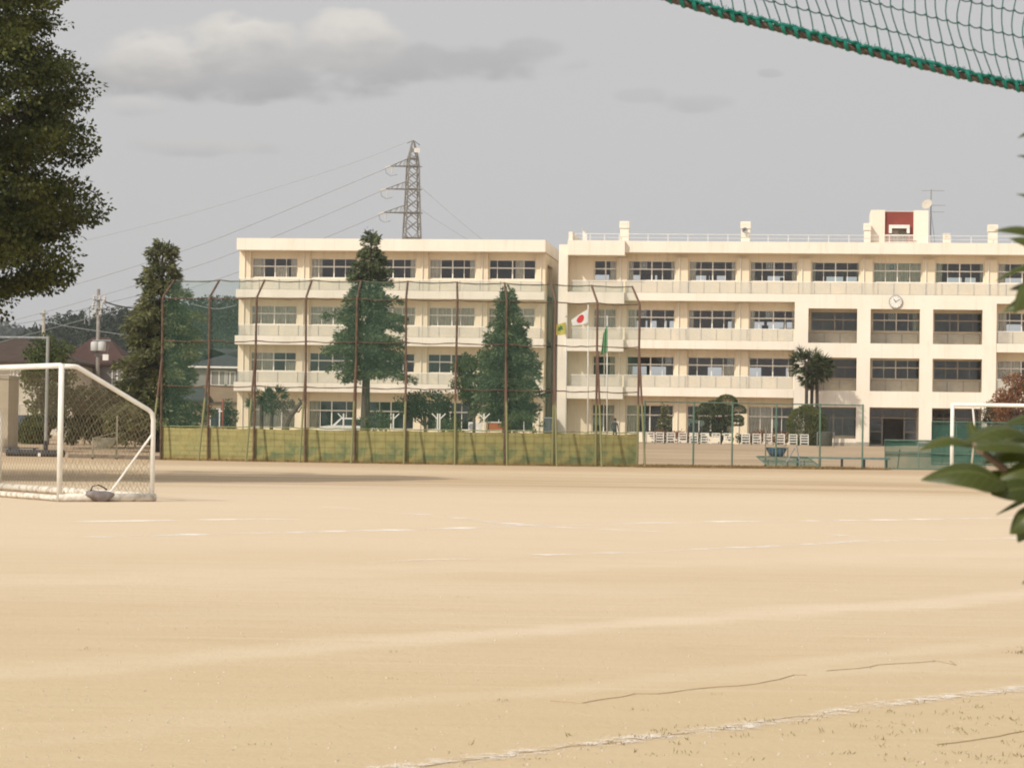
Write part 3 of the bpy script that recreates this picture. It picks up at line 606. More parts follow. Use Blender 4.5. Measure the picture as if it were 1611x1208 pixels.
    d.box(0, .07, 0, .1, 0, h).box(w-.07, w, 0, .1, 0, h).box(.07, w-.07, 0, .1, h-.07, h).box(.07, w-.07, -.005, .105, 2.05, 2.17)
    for x in (.95, 2.6): d.box(x-.05, x+.05, -.003, .103, 0, h-.07)
    d.box(.07, .9, 0, .1, 1.02, 1.1).box(2.65, w-.07, 0, .1, 1.02, 1.1).box(.07, .9, 0, .1, 0, .1).box(2.65, w-.07, 0, .1, 0, .1)
    e = d.build('entrance_door', SASHD, B, (D0_, YF+.05, .75))
    MB().quad((.05, .05, .05), (.9, .05, .05), (.9, .05, 2.1), (.05, .05, 2.1)).quad((2.65, .05, .05), (w-.05, .05, .05), (w-.05, .05, 2.1), (2.65, .05, 2.1)).quad((.05, .05, 2.2), (w-.05, .05, 2.2), (w-.05, .05, h-.05), (.05, .05, h-.05)).build('pane', GLASS, e)
    window(B, 31.4, .75, 3.55, 2.8, 2.1, (), GLASS, SASHD, YF+.12)
    MB().box(26.5, 35.2, -.9, YF-.01, GZ-1, .7).build('doorstep', CONC, B)
    # roof: railing, vent stacks, red stair tower
    mb = MB()
    for i in range(25):
        s = 8.6+i*1.5
        mb.box(s-.02, s+.02, .38, .42, 15.85, 16.38)
    mb.tube([(4.6, .4, 16.4), (s1-.2, .4, 16.4)], .022, 6).tube([(4.6, .4, 16.12), (s1-.2, .4, 16.12)], .014, 6)
    for i in range(4): mb.box(4.6+i*1.1, 4.64+i*1.1, .38, .42, 15.85, 16.38)
    for i in range(8): mb.box(5.1, 5.14, 1.0+i*.5, 1.04+i*.5, 15.85, 16.75)
    mb.box(5.09, 5.15, .5, 5.0, 16.75, 16.8)
    mb.build('roof_railing', WHITE, B)
    MB().box(4.14, 4.45, -.2, 6, 15.842, 16.5).build('parapet', CREAM2, B)
    for k, (a, b, zt) in enumerate(((7.92, 8.66, 17.38), (17.02, 17.78, 17.4), (26.18, 26.72, 17.33), (32.02, 32.6, 16.6), (35.32, 36.08, 17.28))):
        v = MB().box(a+.05, b-.03, .6, 1.25, 15.85, zt-.58 if k != 3 else zt-.08).box(a, b, .55, 1.3, zt-.55 if k != 3 else zt-.07, zt, .03).box(a+.15, b-.15, .53, .548, zt-.2, zt-.16).build('vent_stack', CREAM2, B)
        if k == 1:
            sp = MB(); sp.M = Matrix.Translation((17.36, .5, 16.72)) @ Matrix.Rotation(math.pi/2, 4, 'X')
            sp.lathe([(.05, -.1), (.06, 0), (.1, .1), (.2, .22), (.21, .24), (.19, .24), (.08, .1), (.01, .09)], 20).build('loudspeaker', GREYM, v, smooth=True)
    t = MB().box(26.74, 27.78, 1.4, 6, 15.85, 18.4).box(29.9, 31.0, 1.4, 6, 15.85, 18.38).box(27.782, 29.898, 4.5, 5.9, 15.85, 18.3).box(26.9, 30.8, 2.0, 5.8, 18.3, 18.37).build('stair_tower', CREAM2, B)
    p = MB(); wall_holes(p, 27.784, 29.896, 15.85, 18.29, 1.6, [(28.3, 29.4, 15.86, 17.0)], .25); p.build('red_panel', RED, t)
    MB().box(28.08, 28.3, 1.3, 1.59, 16.65, 17.28).box(29.4, 29.62, 1.3, 1.59, 16.65, 17.28).box(28.302, 29.398, 1.3, 1.59, 17.02, 17.28).build('door_surround', WHITE, t)
    MB().box(28.32, 28.8, 1.9, 1.95, 15.86, 16.95).box(28.82, 29.38, 2.3, 2.35, 15.86, 16.95).build('door', SASHD, t)
    r = MB().box(27.8, 29.88, 1.0, 1.04, 16.46, 16.52).box(27.8, 29.88, 1.0, 1.04, 15.95, 16.0)
    for i in range(19): r.box(27.82+i*.112, 27.85+i*.112, 1.005, 1.035, 16.0, 16.46)
    r.build('tower_railing', WHITE, t)
    return B
right_block()
# clock on the flush front
ck = thing('wall_clock', 'round white clock mounted on the cream wall above the middle recessed opening', 'clock', bl(28.6, -.03, 11.45), -TH)
RX = Matrix.Rotation(math.pi/2, 4, 'X')
m_ = MB(); m_.M = RX; m_.lathe([(.49, 0), (.5, .03), (.5, .09), (.46, .11), (.45, .085)], 40).build('rim', GREYM, ck, smooth=False)
m_ = MB(); m_.M = RX; m_.lathe([(.45, .0), (.45, .088), (.44, .09)], 40).build('face', WHITE, ck)
tk = MB(); tk.M = RX
for i in range(12):
    tk.M = RX @ Matrix.Rotation(i*math.pi/6, 4, 'Z'); tk.box(-.012, .012, .35, .42, .091, .095)
tk.build('hour_marks', DARK, ck)
for (ang, L, w, z) in ((R_(40), .25, .025, .098), (R_(-60), .36, .016, .104)):
    h_ = MB(); h_.M = RX @ Matrix.Rotation(ang, 4, 'Z'); h_.box(-w, w, -.06, L, z, z+.004).build('hand', DARK, ck)
# antenna mast on the roof
am = thing('antenna_mast', 'thin rooftop mast with dish and television antennas beside the red tower', 'antenna', bl(31.25, 3.0, 15.85), -TH)
MB().tube([(0, 0, 0), (0, 0, 4.25)], .045, 8).tube([(.35, 0, 0), (0.02, 0, 2.6)], .02, 6).build('pole', GREYM, am)
for (z, L, n, o_) in ((4.15, 1.7, 11, -.7), (3.05, 1.1, 7, 0.0), (2.55, 1.0, 6, .0)):
    y = MB().tube([(o_, 0, z), (o_+L, 0, z)], .018, 6)
    for i in range(n): y.tube([(o_+.05+i*(L-.1)/(n-1), -.22, z+.02), (o_+.05+i*(L-.1)/(n-1), .22, z+.02)], .01, 5)
    y.build('aerial', GREYM, am)
dsh = MB(); dsh.M = Matrix.Translation((-.28, -.1, 3.1)) @ Matrix.Rotation(R_(60), 4, 'X') @ Matrix.Rotation(R_(-25), 4, 'Y')
dsh.lathe([(.02, -.1), (.2, -.06), (.38, .03), (.42, .08), (.40, .075), (.2, -.04), (.02, -.08)], 24).build('dish', mat('weathered_dish', (.5, .45, .37), .7), am, smooth=True)
# dark store door standing in the gap between the blocks
gd = thing('storage_shed', 'narrow dark grey shed door panel in the gap between the two blocks', 'shed', bl(3.0, -1.2, GZ), -TH)
MB().box(-.45, .42, 0, 1.0, .05, 1.85, .02).build('body', mat('shed_grey', (.07, .075, .085), .6, (.09, .09, .1), 3), gd)
MB().box(-.5, .46, -.05, 1.05, 1.86, 1.95).build('roof', GREYM, gd)
MB().box(-.03, -.01, -.01, -.001, .1, 1.8).box(.1, .2, -.03, -.001, .9, .95).build('door', GREYM, gd)

# ------------------------------------------------------------------ trees
NEEDLE = leafmat('cedar_needles', (0.045, 0.06, 0.026), (0.27, 0.27, 0.115), 0.25, clump=1.3)
NEEDLE2 = leafmat('cedar_needles_blue', (0.035, 0.06, 0.03), (0.20, 0.24, 0.11), 0.25, clump=1.3)
BROAD = leafmat('broad_leaves', (0.035, 0.06, 0.018), (0.14, 0.165, 0.045), 0.25, clump=0.5)
BROADD = leafmat('dark_leaves', (0.02, 0.032, 0.011), (0.065, 0.075, 0.024), 0.2, clump=0.6)
OLIVE = leafmat('olive_leaves', (0.018, 0.03, 0.008), (0.12, 0.13, 0.026), 0.2, clump=0.8)
PINE = leafmat('clipped_pine', (0.03, 0.055, 0.022), (0.13, 0.16, 0.055), 0.2, clump=1.0)
REDL = leafmat('red_leaves', (0.14, 0.06, 0.03), (0.34, 0.17, 0.08), 0.3, clump=1.0)
FLOW = leafmat('red_flowers', (0.42, 0.12, 0.08), (0.10, 0.12, 0.04), 0.3, clump=3.0)

def conifer(name, label, loc, H, R, z0, n_wh, seed, m, per=18, dens=1.0, lean=0.0, pw=.66):
    global rng
    rng = np.random.default_rng(seed); rd = random.Random(seed)
    T = thing(name, label, 'tree', loc)
    MB().tube([(lean*t*t, 0, H*t*.97) for t in np.linspace(0, 1, 9)], [max(.02, R*.1*(1-t)+.02) for t in np.linspace(0, 1, 9)], 8).build('trunk', BARK, T)
    C, D, L = [], [], []; lm = MB()
    for w in range(n_wh):
        t = (w+rd.random()*.7)/n_wh; z = z0+(H-z0)*t
        rr = R*((1-t)**pw)*(0.76+.24*math.sin(w*2.3+seed))*(1+rd.gauss(0, .10))*(0.55+0.45*min(1, t/.12+.35))+.15
        nb = max(4, int((9 if t < .7 else 6)*dens)); ph = rd.random()*6.3
        for b in range(nb):
            a = ph+b*2*math.pi/nb+rd.gauss(0, .2); ln = rr*rd.uniform(.6, 1.18); up = rd.uniform(.02, .28)-.12*(1-t); dr = rd.uniform(.10, .28)
            ca, sa = math.cos(a), math.sin(a); zz = z+rd.gauss(0, .13)
            f = lambda q: np.array([ca*ln*q+lean*(zz/H)**2, sa*ln*q, zz+ln*(up*q-dr*q*q)])
            if ln > .5: lm.tube([tuple(f(0)), tuple(f(.5)), tuple(f(.95))], [.03, .02, .008], 4, cap=False)
            k = int(per*ln/1.2)+5
            for i in range(k):
                q = rd.uniform(.12, 1.0)**.8; p = f(q); side = rd.choice((-1, 1)); sp = ln*.34*(1-.55*q)+.06
                w_ = rd.random()*sp*side; C.append(p+np.array([-sa*w_, ca*w_, rd.gauss(0, .12)-abs(w_)*.2]))
                D.append([ca*.75-sa*side*.6+rd.gauss(0, .25), sa*.75+ca*side*.6+rd.gauss(0, .25), -.1+rd.gauss(0, .5)]); L.append(rd.uniform(.16, .36))
    for i in range(26): C.append([lean+rd.gauss(0, .1), rd.gauss(0, .1), H-rd.random()*.9]); D.append([rd.gauss(0, .5), rd.gauss(0, .5), .9]); L.append(rd.uniform(.2, .4))
    L = np.array(L)
    leaf_mesh('crown', C, unit(np.array(D)), L, L*.3, m, T); lm.build('limbs', BARK, T)
    return T
def z_at(py, Y, px): return at(px, py, Y).z
p = base_at(251, 125); conifer('conifer_tree', 'tall dark conifer at the left end of the netted backstop', p, z_at(383, 125, 250)-p.z, 2.75, 0.9, 25, 11, NEEDLE, 150, pw=.55)
p = base_at(574, 160); conifer('conifer_tree', 'tallest conifer in front of the left block, bare trunk showing beneath', p, z_at(366, 160, 580)-p.z, 3.1, 4.2, 22, 12, NEEDLE2, 125, lean=.25)
p = base_at(797, 158); conifer('conifer_tree', 'shorter conifer near the right end of the left block', p, z_at(452, 158, 797)-p.z, 2.75, 1.9, 20, 13, NEEDLE2, 135, pw=.72)
def broadleaf(name, label, loc, H, rx, z0, m, seed, nc=40, per=70, leaf=0.16, trunk=.12, ry=None, cr=.45, cat='tree', limbs=True, group=None):
    """crown of leaf clumps spread through an uneven ellipsoid between z0 and H"""
    global rng
    rng = np.random.default_rng(seed); ry = ry or rx
    T = thing(name, label, cat, loc, 0, group); c = np.array([0, 0, (z0+H)/2]); hz = (H-z0)/2
    d = unit(rng.normal(size=(nc, 3))); cents = c+d*np.array([rx, ry, hz])*(0.25+0.65*rng.random((nc, 1))**.6)
    rads = cr*(0.6+.7*rng.random(nc))
    C, D = clump_leaves(cents, rads, per)
    sz = leaf*(0.7+.6*rng.random(len(C)))
    leaf_mesh('crown', C, D, sz, sz*.6, m, T)
    if limbs:
        mb = MB(); mb.tube([(0, 0, 0), (.03, 0, z0*.6), (0, .02, z0+hz*.5)], [trunk, trunk*.8, trunk*.45], 8).build('trunk', BARKG, T)
        mb = MB()
        for q in cents[::4]: mb.tube([(0, 0, z0*.8), tuple((q+np.array([0, 0, z0*.8]))*.5), tuple(q)], [trunk*.4, trunk*.25, .012], 5, cap=False)
        mb.build('limbs', BARKG, T)
    return T
def bush(label, px, Y, w, h, m, seed, nc=26, per=60, leaf=.13, cr=.3, name='bush'):
    return broadleaf(name, label, base_at(px, Y), h, w/2, -0.05, m, seed, nc, per, leaf, limbs=False, cr=cr, cat='bush')
def hgt(py, px, Y): return z_at(py, Y, px)-ground(Y)
p = base_at(745, 163); broadleaf('broadleaf_tree', 'rounded green tree touching the left side of the shorter conifer', p, hgt(540, 745, 163), 1.5, 1.9, BROAD, 31, 70, 90, .17)
p = base_at(668, 160); broadleaf('broadleaf_tree', 'low dark spreading tree between the two conifers before the school', p, hgt(612, 668, 160), 2.0, 1.3, BROADD, 32, 44, 80, .16)
bush('clipped dome bush under the low dark tree behind the yellow panels', 705, 152, 2.4, hgt(655, 690, 152), PINE, 33)
bush('green bush at the foot of the tallest conifer', 594, 156, 2.4, hgt(641, 594, 156), PINE, 34)
bush('broad bush by the right end of the left block, below the shorter conifer', 822, 156, 3.2, hgt(642, 822, 156), PINE, 35)
bush('green shrub against the left corner of the left block', 362, 176, 1.1, hgt(620, 362, 176), BROADD, 36)
# fan palms
PALM = leafmat('palm_fronds', (0.03, 0.05, 0.02), (0.10, 0.12, 0.04), .2, clump=1.5)
PALMG = leafmat('palm_fronds_green', (0.025, 0.05, 0.028), (0.08, 0.11, 0.055), .2, clump=1.5)
def palm(label, px, Y, topy, rad, seed, m, lean=0.0, n=24):
    global rng
    rng = np.random.default_rng(seed); rd = random.Random(seed); b = base_at(px, Y); H = hgt(topy, px, Y)-.25
    T = thing('palm_tree', label, 'palm', b)
    MB().tube([(0, 0, 0), (lean*.3, 0, H*.5), (lean, 0, H)], [.13, .12, .13], 8).build('trunk', BARK, T)
    C, D, L = [], [], []; st = MB()
    for i in range(n):
        a = rd.random()*6.3; el = rd.uniform(-.7, 1.15); ln = rad*rd.uniform(.5, .75); d = Vector((math.cos(a)*math.cos(el), math.sin(a)*math.cos(el), math.sin(el)))
        h = Vector((lean, 0, H))+d*ln; st.tube([(lean, 0, H), tuple(h)], .015, 4, cap=False)
        for k in range(16):
            dd = d*1.0+Vector((rd.gauss(0, .5), rd.gauss(0, .5), rd.gauss(0, .4)-.25)); C.append(tuple(h)); D.append(tuple(dd)); L.append(rad*rd.uniform(.4, .62))
    L = np.array(L); leaf_mesh('fronds', C, unit(np.array(D)), L, L*.12, m, T, fold=.05); st.build('stalks', BARK, T)
palm('tallest fan palm, upright in the close trio behind the dome bush', 1268, 186.6, 566, 1.3, 41, PALM, .0, 34)
palm('fan palm on the right of the close trio behind the dome bush', 1285, 186.9, 572, 1.25, 42, PALM, -.05, 32)
palm('shortest fan palm in the middle of the close trio behind the dome bush', 1276, 187, 588, 1.0, 43, PALM, .03)
palm('twin fan palm with dark trunk at the left end of the school front', 411, 165, 628, 1.1, 44, PALMG, 0)
palm('fan palm close to its twin, beside the crooked grey tree', 426, 165, 622, 1.0, 45, PALMG, .1)
# crooked pruned tree
p = base_at(450, 163); T = thing('pruned_tree', 'crooked grey tree with hard pruned bare limbs', 'tree', p)
u = 4000/163
def cl(px, py): return tuple(Vector(at(px, py, 163))-p)
MB().tube([(0, 0, 0), cl(449, 668), cl(455, 655), cl(464, 646), cl(474, 632)], [.28, .24, .2, .15, .1], 8).tube([cl(455, 655), cl(447, 645), cl(440, 634)], [.18, .12, .07], 7).build('trunk', BARKG, T)
MB().tube([cl(474, 632), cl(469, 626)], [.1, .04], 6).tube([cl(464, 646), cl(470, 648), cl(475, 640)], [.09, .06, .03], 6).tube([cl(440, 634), cl(436, 624)], [.07, .03], 5).build('limbs', BARKG, T)
C, D = clump_leaves([cl(440, 632), cl(447, 640), cl(436, 645), cl(452, 634), cl(470, 636), cl(432, 634)], [.5]*6, 70); leaf_mesh('crown', C, D, .14, .07, leafmat('sparse_leaves', (.05, .055, .03), (.11, .10, .05), .3), T)
# clipped cloud pine, dome bush, slim conifer, maple, flower bed
p = base_at(1132, 184); T = thing('cloud_pine', 'clipped cloud pine with rounded pads in front of the right block', 'tree', p)
def cp(px, py, dy=0): return Vector(at(px, py, 184+dy))-p
pads = [(1143, 634, 17, 13, 0), (1108, 655, 17, 14, -.3), (1125, 641, 17, 11, .5), (1160, 646, 14, 9, .3), (1152, 665, 18, 11, -.4), (1122, 672, 15, 8, -.2), (1137, 648, 13, 9, -.5), (1131, 683, 15, 8, .1), (1160, 660, 10, 7, .2), (1112, 641, 12, 7, .3)]
Cs, Ds = [], []
rng = np.random.default_rng(50); u = 4000/184
for (x, y, rx, ry, dy) in pads:
    n = int(rx*ry*13); d = unit(rng.normal(size=(n, 3))); d[:, 2] = np.where(d[:, 2] < -.35, -.35, d[:, 2])
    Cs.append(np.array(cp(x, y, dy))+d*np.array([rx/u, rx/u*.9, ry/u])*(.86+.14*rng.random((n, 1)))); Ds.append(unit(d+rng.normal(size=(n, 3))*.45))
leaf_mesh('crown', np.concatenate(Cs), np.concatenate(Ds), .10, .05, PINE, T)
mb = MB().tube([(0, 0, 0), cp(1136, 690), cp(1128, 672), cp(1138, 655), cp(1141, 640)], [.15, .13, .11, .09, .05], 7)
for (x, y, rx, ry, dy) in pads: mb.tube([cp(1134, 668), cp((x+1134)/2, (y+672)/2, dy/2), cp(x, y, dy)], [.07, .05, .03], 5)
mb.build('trunk', BARK, T)
p = base_at(1269, 184); T = thing('dome_bush', 'large round clipped bush under the fan palms', 'bush', p); rng = np.random.default_rng(51)
n = 15000; d = unit(rng.normal(size=(n, 3))); hh = hgt(640, 1269, 184); lump = 1+.05*np.sin(d[:, :1]*4+1)*np.cos(d[:, 2:]*5)+.03*np.sin(d[:, 2:]*9+d[:, :1]*7)
leaf_mesh('foliage', d*np.array([1.46, 1.35, hh*.56])*lump*(.72+.3*rng.random((n, 1))**.6)+np.array([0, 0, hh*.46]), unit(d+rng.normal(size=(n, 3))*.7), .12, .07, leafmat('dome_leaves', (.05, .07, .018), (.19, .20, .05), .3, clump=1.4), T)
MB().tube([(0, 0, 0), (0, 0, hh*.5)], [.1, .05], 7).build('stem', BARK, T)
p = base_at(1045, 184); conifer('slim_conifer', 'slim dark conical shrub in front of the right block windows', p, hgt(640, 1045, 184), .5, .15, 12, 52, NEEDLE, 12)
p = base_at(1598, 150); broadleaf('maple_tree', 'reddish maple tree behind the right goal, near the picture edge', p, hgt(572, 1598, 150), 1.45, .8, REDL, 53, 60, 80, .14)
p = base_at(1568, 155); broadleaf('shrub_tree', 'dull green and brown shrub left of the reddish maple', p, hgt(622, 1568, 155), 1.1, .35, leafmat('brown_green', (.05, .05, .02), (.16, .12, .06), .25), 54, 36, 70, .14)
for k, (px, w, h, m, lab) in enumerate((
    (1034, 1.6, .95, FLOW, 'red flowering shrub near the last brown fence post'), (1068, 1.5, 1.0, FLOW, 'red flowering shrub left of the cloud pine trunk'),
    (1098, 2.2, .8, BROADD, 'dark low clipped shrub at the left foot of the cloud pine'), (1168, 2.6, .8, BROADD, 'dark low clipped shrub at the right foot of the cloud pine'),
    (1190, 1.6, 1.05, FLOW, 'red flowering shrub before the pale curtained ground floor window'), (1210, 1.5, 1.0, FLOW, 'red flowering shrub behind the blue lined cart'), (1228, 1.3, .95, FLOW, 'red flowering shrub against the left side of the dome bush'))):
    bush(lab, px, 182.4, w, h, m, 60+k, 16, 50, .13, .24, name='shrub')
# trees and bushes on the far left
p = base_at(74, 138); broadleaf('broadleaf_tree', 'leafy green tree between the net frame post and the brown roofed house', p, hgt(508, 74, 138), 1.55, .5, BROAD, 71, 90, 90, .17)
for k, (px, Y, w, h, m, lab) in enumerate((
    (122, 130, 3.4, hgt(596, 122, 130), BROADD, 'dark bush seen through the side net of the left goal'),
    (163, 134, 3.6, hgt(604, 163, 134), BROADD, 'broad dark bush behind the wire ball cart'),
    (203, 135, 3.0, hgt(600, 203, 135), BROADD, 'dark bush left of the foot of the end conifer'),
    (232, 131, 2.6, hgt(622, 232, 131), BROADD, 'dark bush at the foot of the end conifer'),
    (50, 140, 1.7, hgt(662, 50, 140), BROAD, 'low green bush beside the parked dark car'))):
    bush(lab, px, Y, w, h, m, 80+k, 60, 130, .14, .42)
# big foreground tree
def big_tree():
    global rng
    rng = np.random.default_rng(99); rd = random.Random(99); b = Vector((-18.3, 62, 0)); K = 1.63
    T = thing('broadleaf_tree', 'huge near tree with olive green leaves filling the upper left edge', 'tree', b)
    prof = [(3.0, 4.2), (3.6, 5.4), (4.2, 6.3), (4.9, 7.1), (5.6, 7.6), (6.6, 7.85), (7.6, 7.9), (8.6, 7.8), (9.6, 7.75), (10.6, 7.2), (11.8, 6.9), (12.6, 5.8), (13.2, 3), (13.6, 0)]
    zs = np.array([q[0] for q in prof]); rs = np.array([q[1] for q in prof])
    n = 470; z = rng.uniform(3.5, 12.6, n); a = rng.uniform(0, 2*np.pi, n); rmax = np.interp(z, zs, rs)
    a = np.where(rng.random(n) < .55, rng.normal(-.4, .65, n), a)
    r = np.maximum(rmax-.75, .1)*(rng.random(n)**.30)*(1+.03*np.sin(z*3.6+a*2))
    k = 120; z2 = np.linspace(3.3, 12.6, k); a2 = rng.uniform(-.75, .55, k); r2 = np.interp(z2, zs, rs)-.55-.25*rng.random(k)+.42*np.sin(z2*3.9)
    z, a, r = np.concatenate([z, z2]), np.concatenate([a, a2]), np.concatenate([r, r2]); n += k
    cents = np.stack([r*np.cos(a), r*np.sin(a), z-(r/8)**2*.6+.4], 1); rads = .5+.6*rng.random(n)
    C, D = clump_leaves(cents, rads, 300, .34); sz = .075+.075*rng.random(len(C))
    leaf_mesh('crown', C, D, sz, sz*.62, OLIVE, T)
    MB().tube([(0, 0, -.1), (.05, 0, 1.8), (0, .1, 5.5), (.1, 0, 10), (0, 0, 14.5)], [.6, .5, .4, .25, .06], 12).build('trunk', BARK, T)
    mb = MB()
    for q in cents[::5]:
        zb = max(3.0, q[2]*.75-.5); mb.tube([(0, 0, zb), (q[0]*.5, q[1]*.5, zb*.4+q[2]*.6+.1), tuple(q)], [.12, .07, .02], 5, cap=False)
    mb.build('limbs', BARKG, T)
big_tree()

# ------------------------------------------------------------------ netted backstop
def rusty_mat():
    m = bpy.data.materials.new('rust_and_green_paint'); m.use_nodes = True; n, l = m.node_tree.nodes, m.node_tree.links; b = n['Principled BSDF']; b.inputs['Roughness'].default_value = .8
    t = n.new('ShaderNodeTexCoord'); z = n.new('ShaderNodeTexNoise'); z.inputs['Scale'].default_value = 3; z.inputs['Detail'].default_value = 6; l.new(t.outputs['Object'], z.inputs['Vector'])
    s = n.new('ShaderNodeSeparateXYZ'); l.new(t.outputs['Object'], s.inputs[0]); a = n.new('ShaderNodeMath'); a.operation = 'MULTIPLY_ADD'; l.new(z.outputs['Fac'], a.inputs[0]); a.inputs[1].default_value = .5; l.new(s.outputs[2], a.inputs[2])
    r = n.new('ShaderNodeMapRange'); r.inputs[1].default_value = 2.72; r.inputs[2].default_value = 2.82; l.new(a.outputs[0], r.inputs[0])
    n2 = n.new('ShaderNodeMix'); n2.data_type = 'RGBA'; n2.inputs[6].default_value = (.17, .19, .08, 1); n2.inputs[7].default_value = (.23, .20, .09, 1); l.new(z.outputs['Fac'], n2.inputs[0])
    n3 = n.new('ShaderNodeMix'); n3.data_type = 'RGBA'; n3.inputs[6].default_value = (.10, .058, .04, 1); n3.inputs[7].default_value = (.145, .08, .05, 1); l.new(z.outputs['Fac'], n3.inputs[0])
    x = n.new('ShaderNodeMix'); x.data_type = 'RGBA'; l.new(r.outputs[0], x.inputs[0]); l.new(n2.outputs[2], x.inputs[6]); l.new(n3.outputs[2], x.inputs[7]); l.new(x.outputs[2], b.inputs['Base Color']); return m
RG = rusty_mat()
def panel_mat(name, blocks):
    m = bpy.data.materials.new(name); m.use_nodes = True; n, l = m.node_tree.nodes, m.node_tree.links; b = n['Principled BSDF']; b.inputs['Roughness'].default_value = .85; b.inputs['Specular IOR Level'].default_value = .1
    t = n.new('ShaderNodeTexCoord'); sp = n.new('ShaderNodeSeparateXYZ'); l.new(t.outputs['Object'], sp.inputs[0])
    def N(sc, det=5):
        z = n.new('ShaderNodeTexNoise'); z.inputs['Scale'].default_value = sc; z.inputs['Detail'].default_value = det; l.new(t.outputs['Object'], z.inputs['Vector']); return z.outputs['Fac']
    def MR(v, a, c, hi=1.0):
        r = n.new('ShaderNodeMapRange'); r.inputs[1].default_value = a; r.inputs[2].default_value = c; r.inputs[4].default_value = hi; l.new(v, r.inputs[0]); return r.outputs[0]
    def MX(f, a, c):
        x = n.new('ShaderNodeMix'); x.data_type = 'RGBA'
        for i, q in ((0, f), (6, a), (7, c)):
            if isinstance(q, tuple): x.inputs[i].default_value = (*q, 1)
            else: l.new(q, x.inputs[i])
        return x.outputs[2]
    def MT(op, a, c):
        x = n.new('ShaderNodeMath'); x.operation = op
        for i, q in enumerate((a, c)):
            if isinstance(q, float): x.inputs[i].default_value = q
            else: l.new(q, x.inputs[i])
        return x.outputs[0]
    c = MX(MR(N(1.3), .35, .65), (.32, .285, .115), (.25, .25, .11))
    if blocks:
        br = n.new('ShaderNodeTexBrick'); br.inputs['Scale'].default_value = 1.0; br.inputs['Brick Width'].default_value = .42; br.inputs['Row Height'].default_value = .2; br.inputs['Mortar Size'].default_value = .035
        br.inputs['Color1'].default_value = (.42, .34, .17, 1); br.inputs['Color2'].default_value = (.37, .30, .14, 1); br.inputs['Mortar'].default_value = (.22, .215, .08, 1)
        cb = n.new('ShaderNodeCombineXYZ'); l.new(sp.outputs[0], cb.inputs[0]); l.new(sp.outputs[2], cb.inputs[1]); l.new(cb.outputs[0], br.inputs['Vector'])
        c = MX(MT('MULTIPLY', MR(N(.9), .35, .65), .6), c, br.outputs['Color'])
    else: c = MX(MT('MULTIPLY', MT('MULTIPLY', MR(N(2.2, 4), .46, .60), MR(sp.outputs[2], 1.0, .6)), .85), c, (.12, .175, .09))       # blue green patches low down
    c = MX(MT('MULTIPLY', MR(MT('ADD', sp.outputs[2], MT('MULTIPLY', N(4), .3)), .42, .12), .7), c, (.26, .17, .06))     # earth splash
    c = MX(MT('MULTIPLY', MR(N(3, 8), .5, .72), .55), c, (.19, .14, .055))
    l.new(c, b.inputs['Base Color']); return m
PANM, PANB = panel_mat('olive_screen_sheet', False), panel_mat('block_patterned_screen_sheet', True)
NET = sheet('green_net', (0.09, 0.20, 0.135), 0.195, .9, .3)
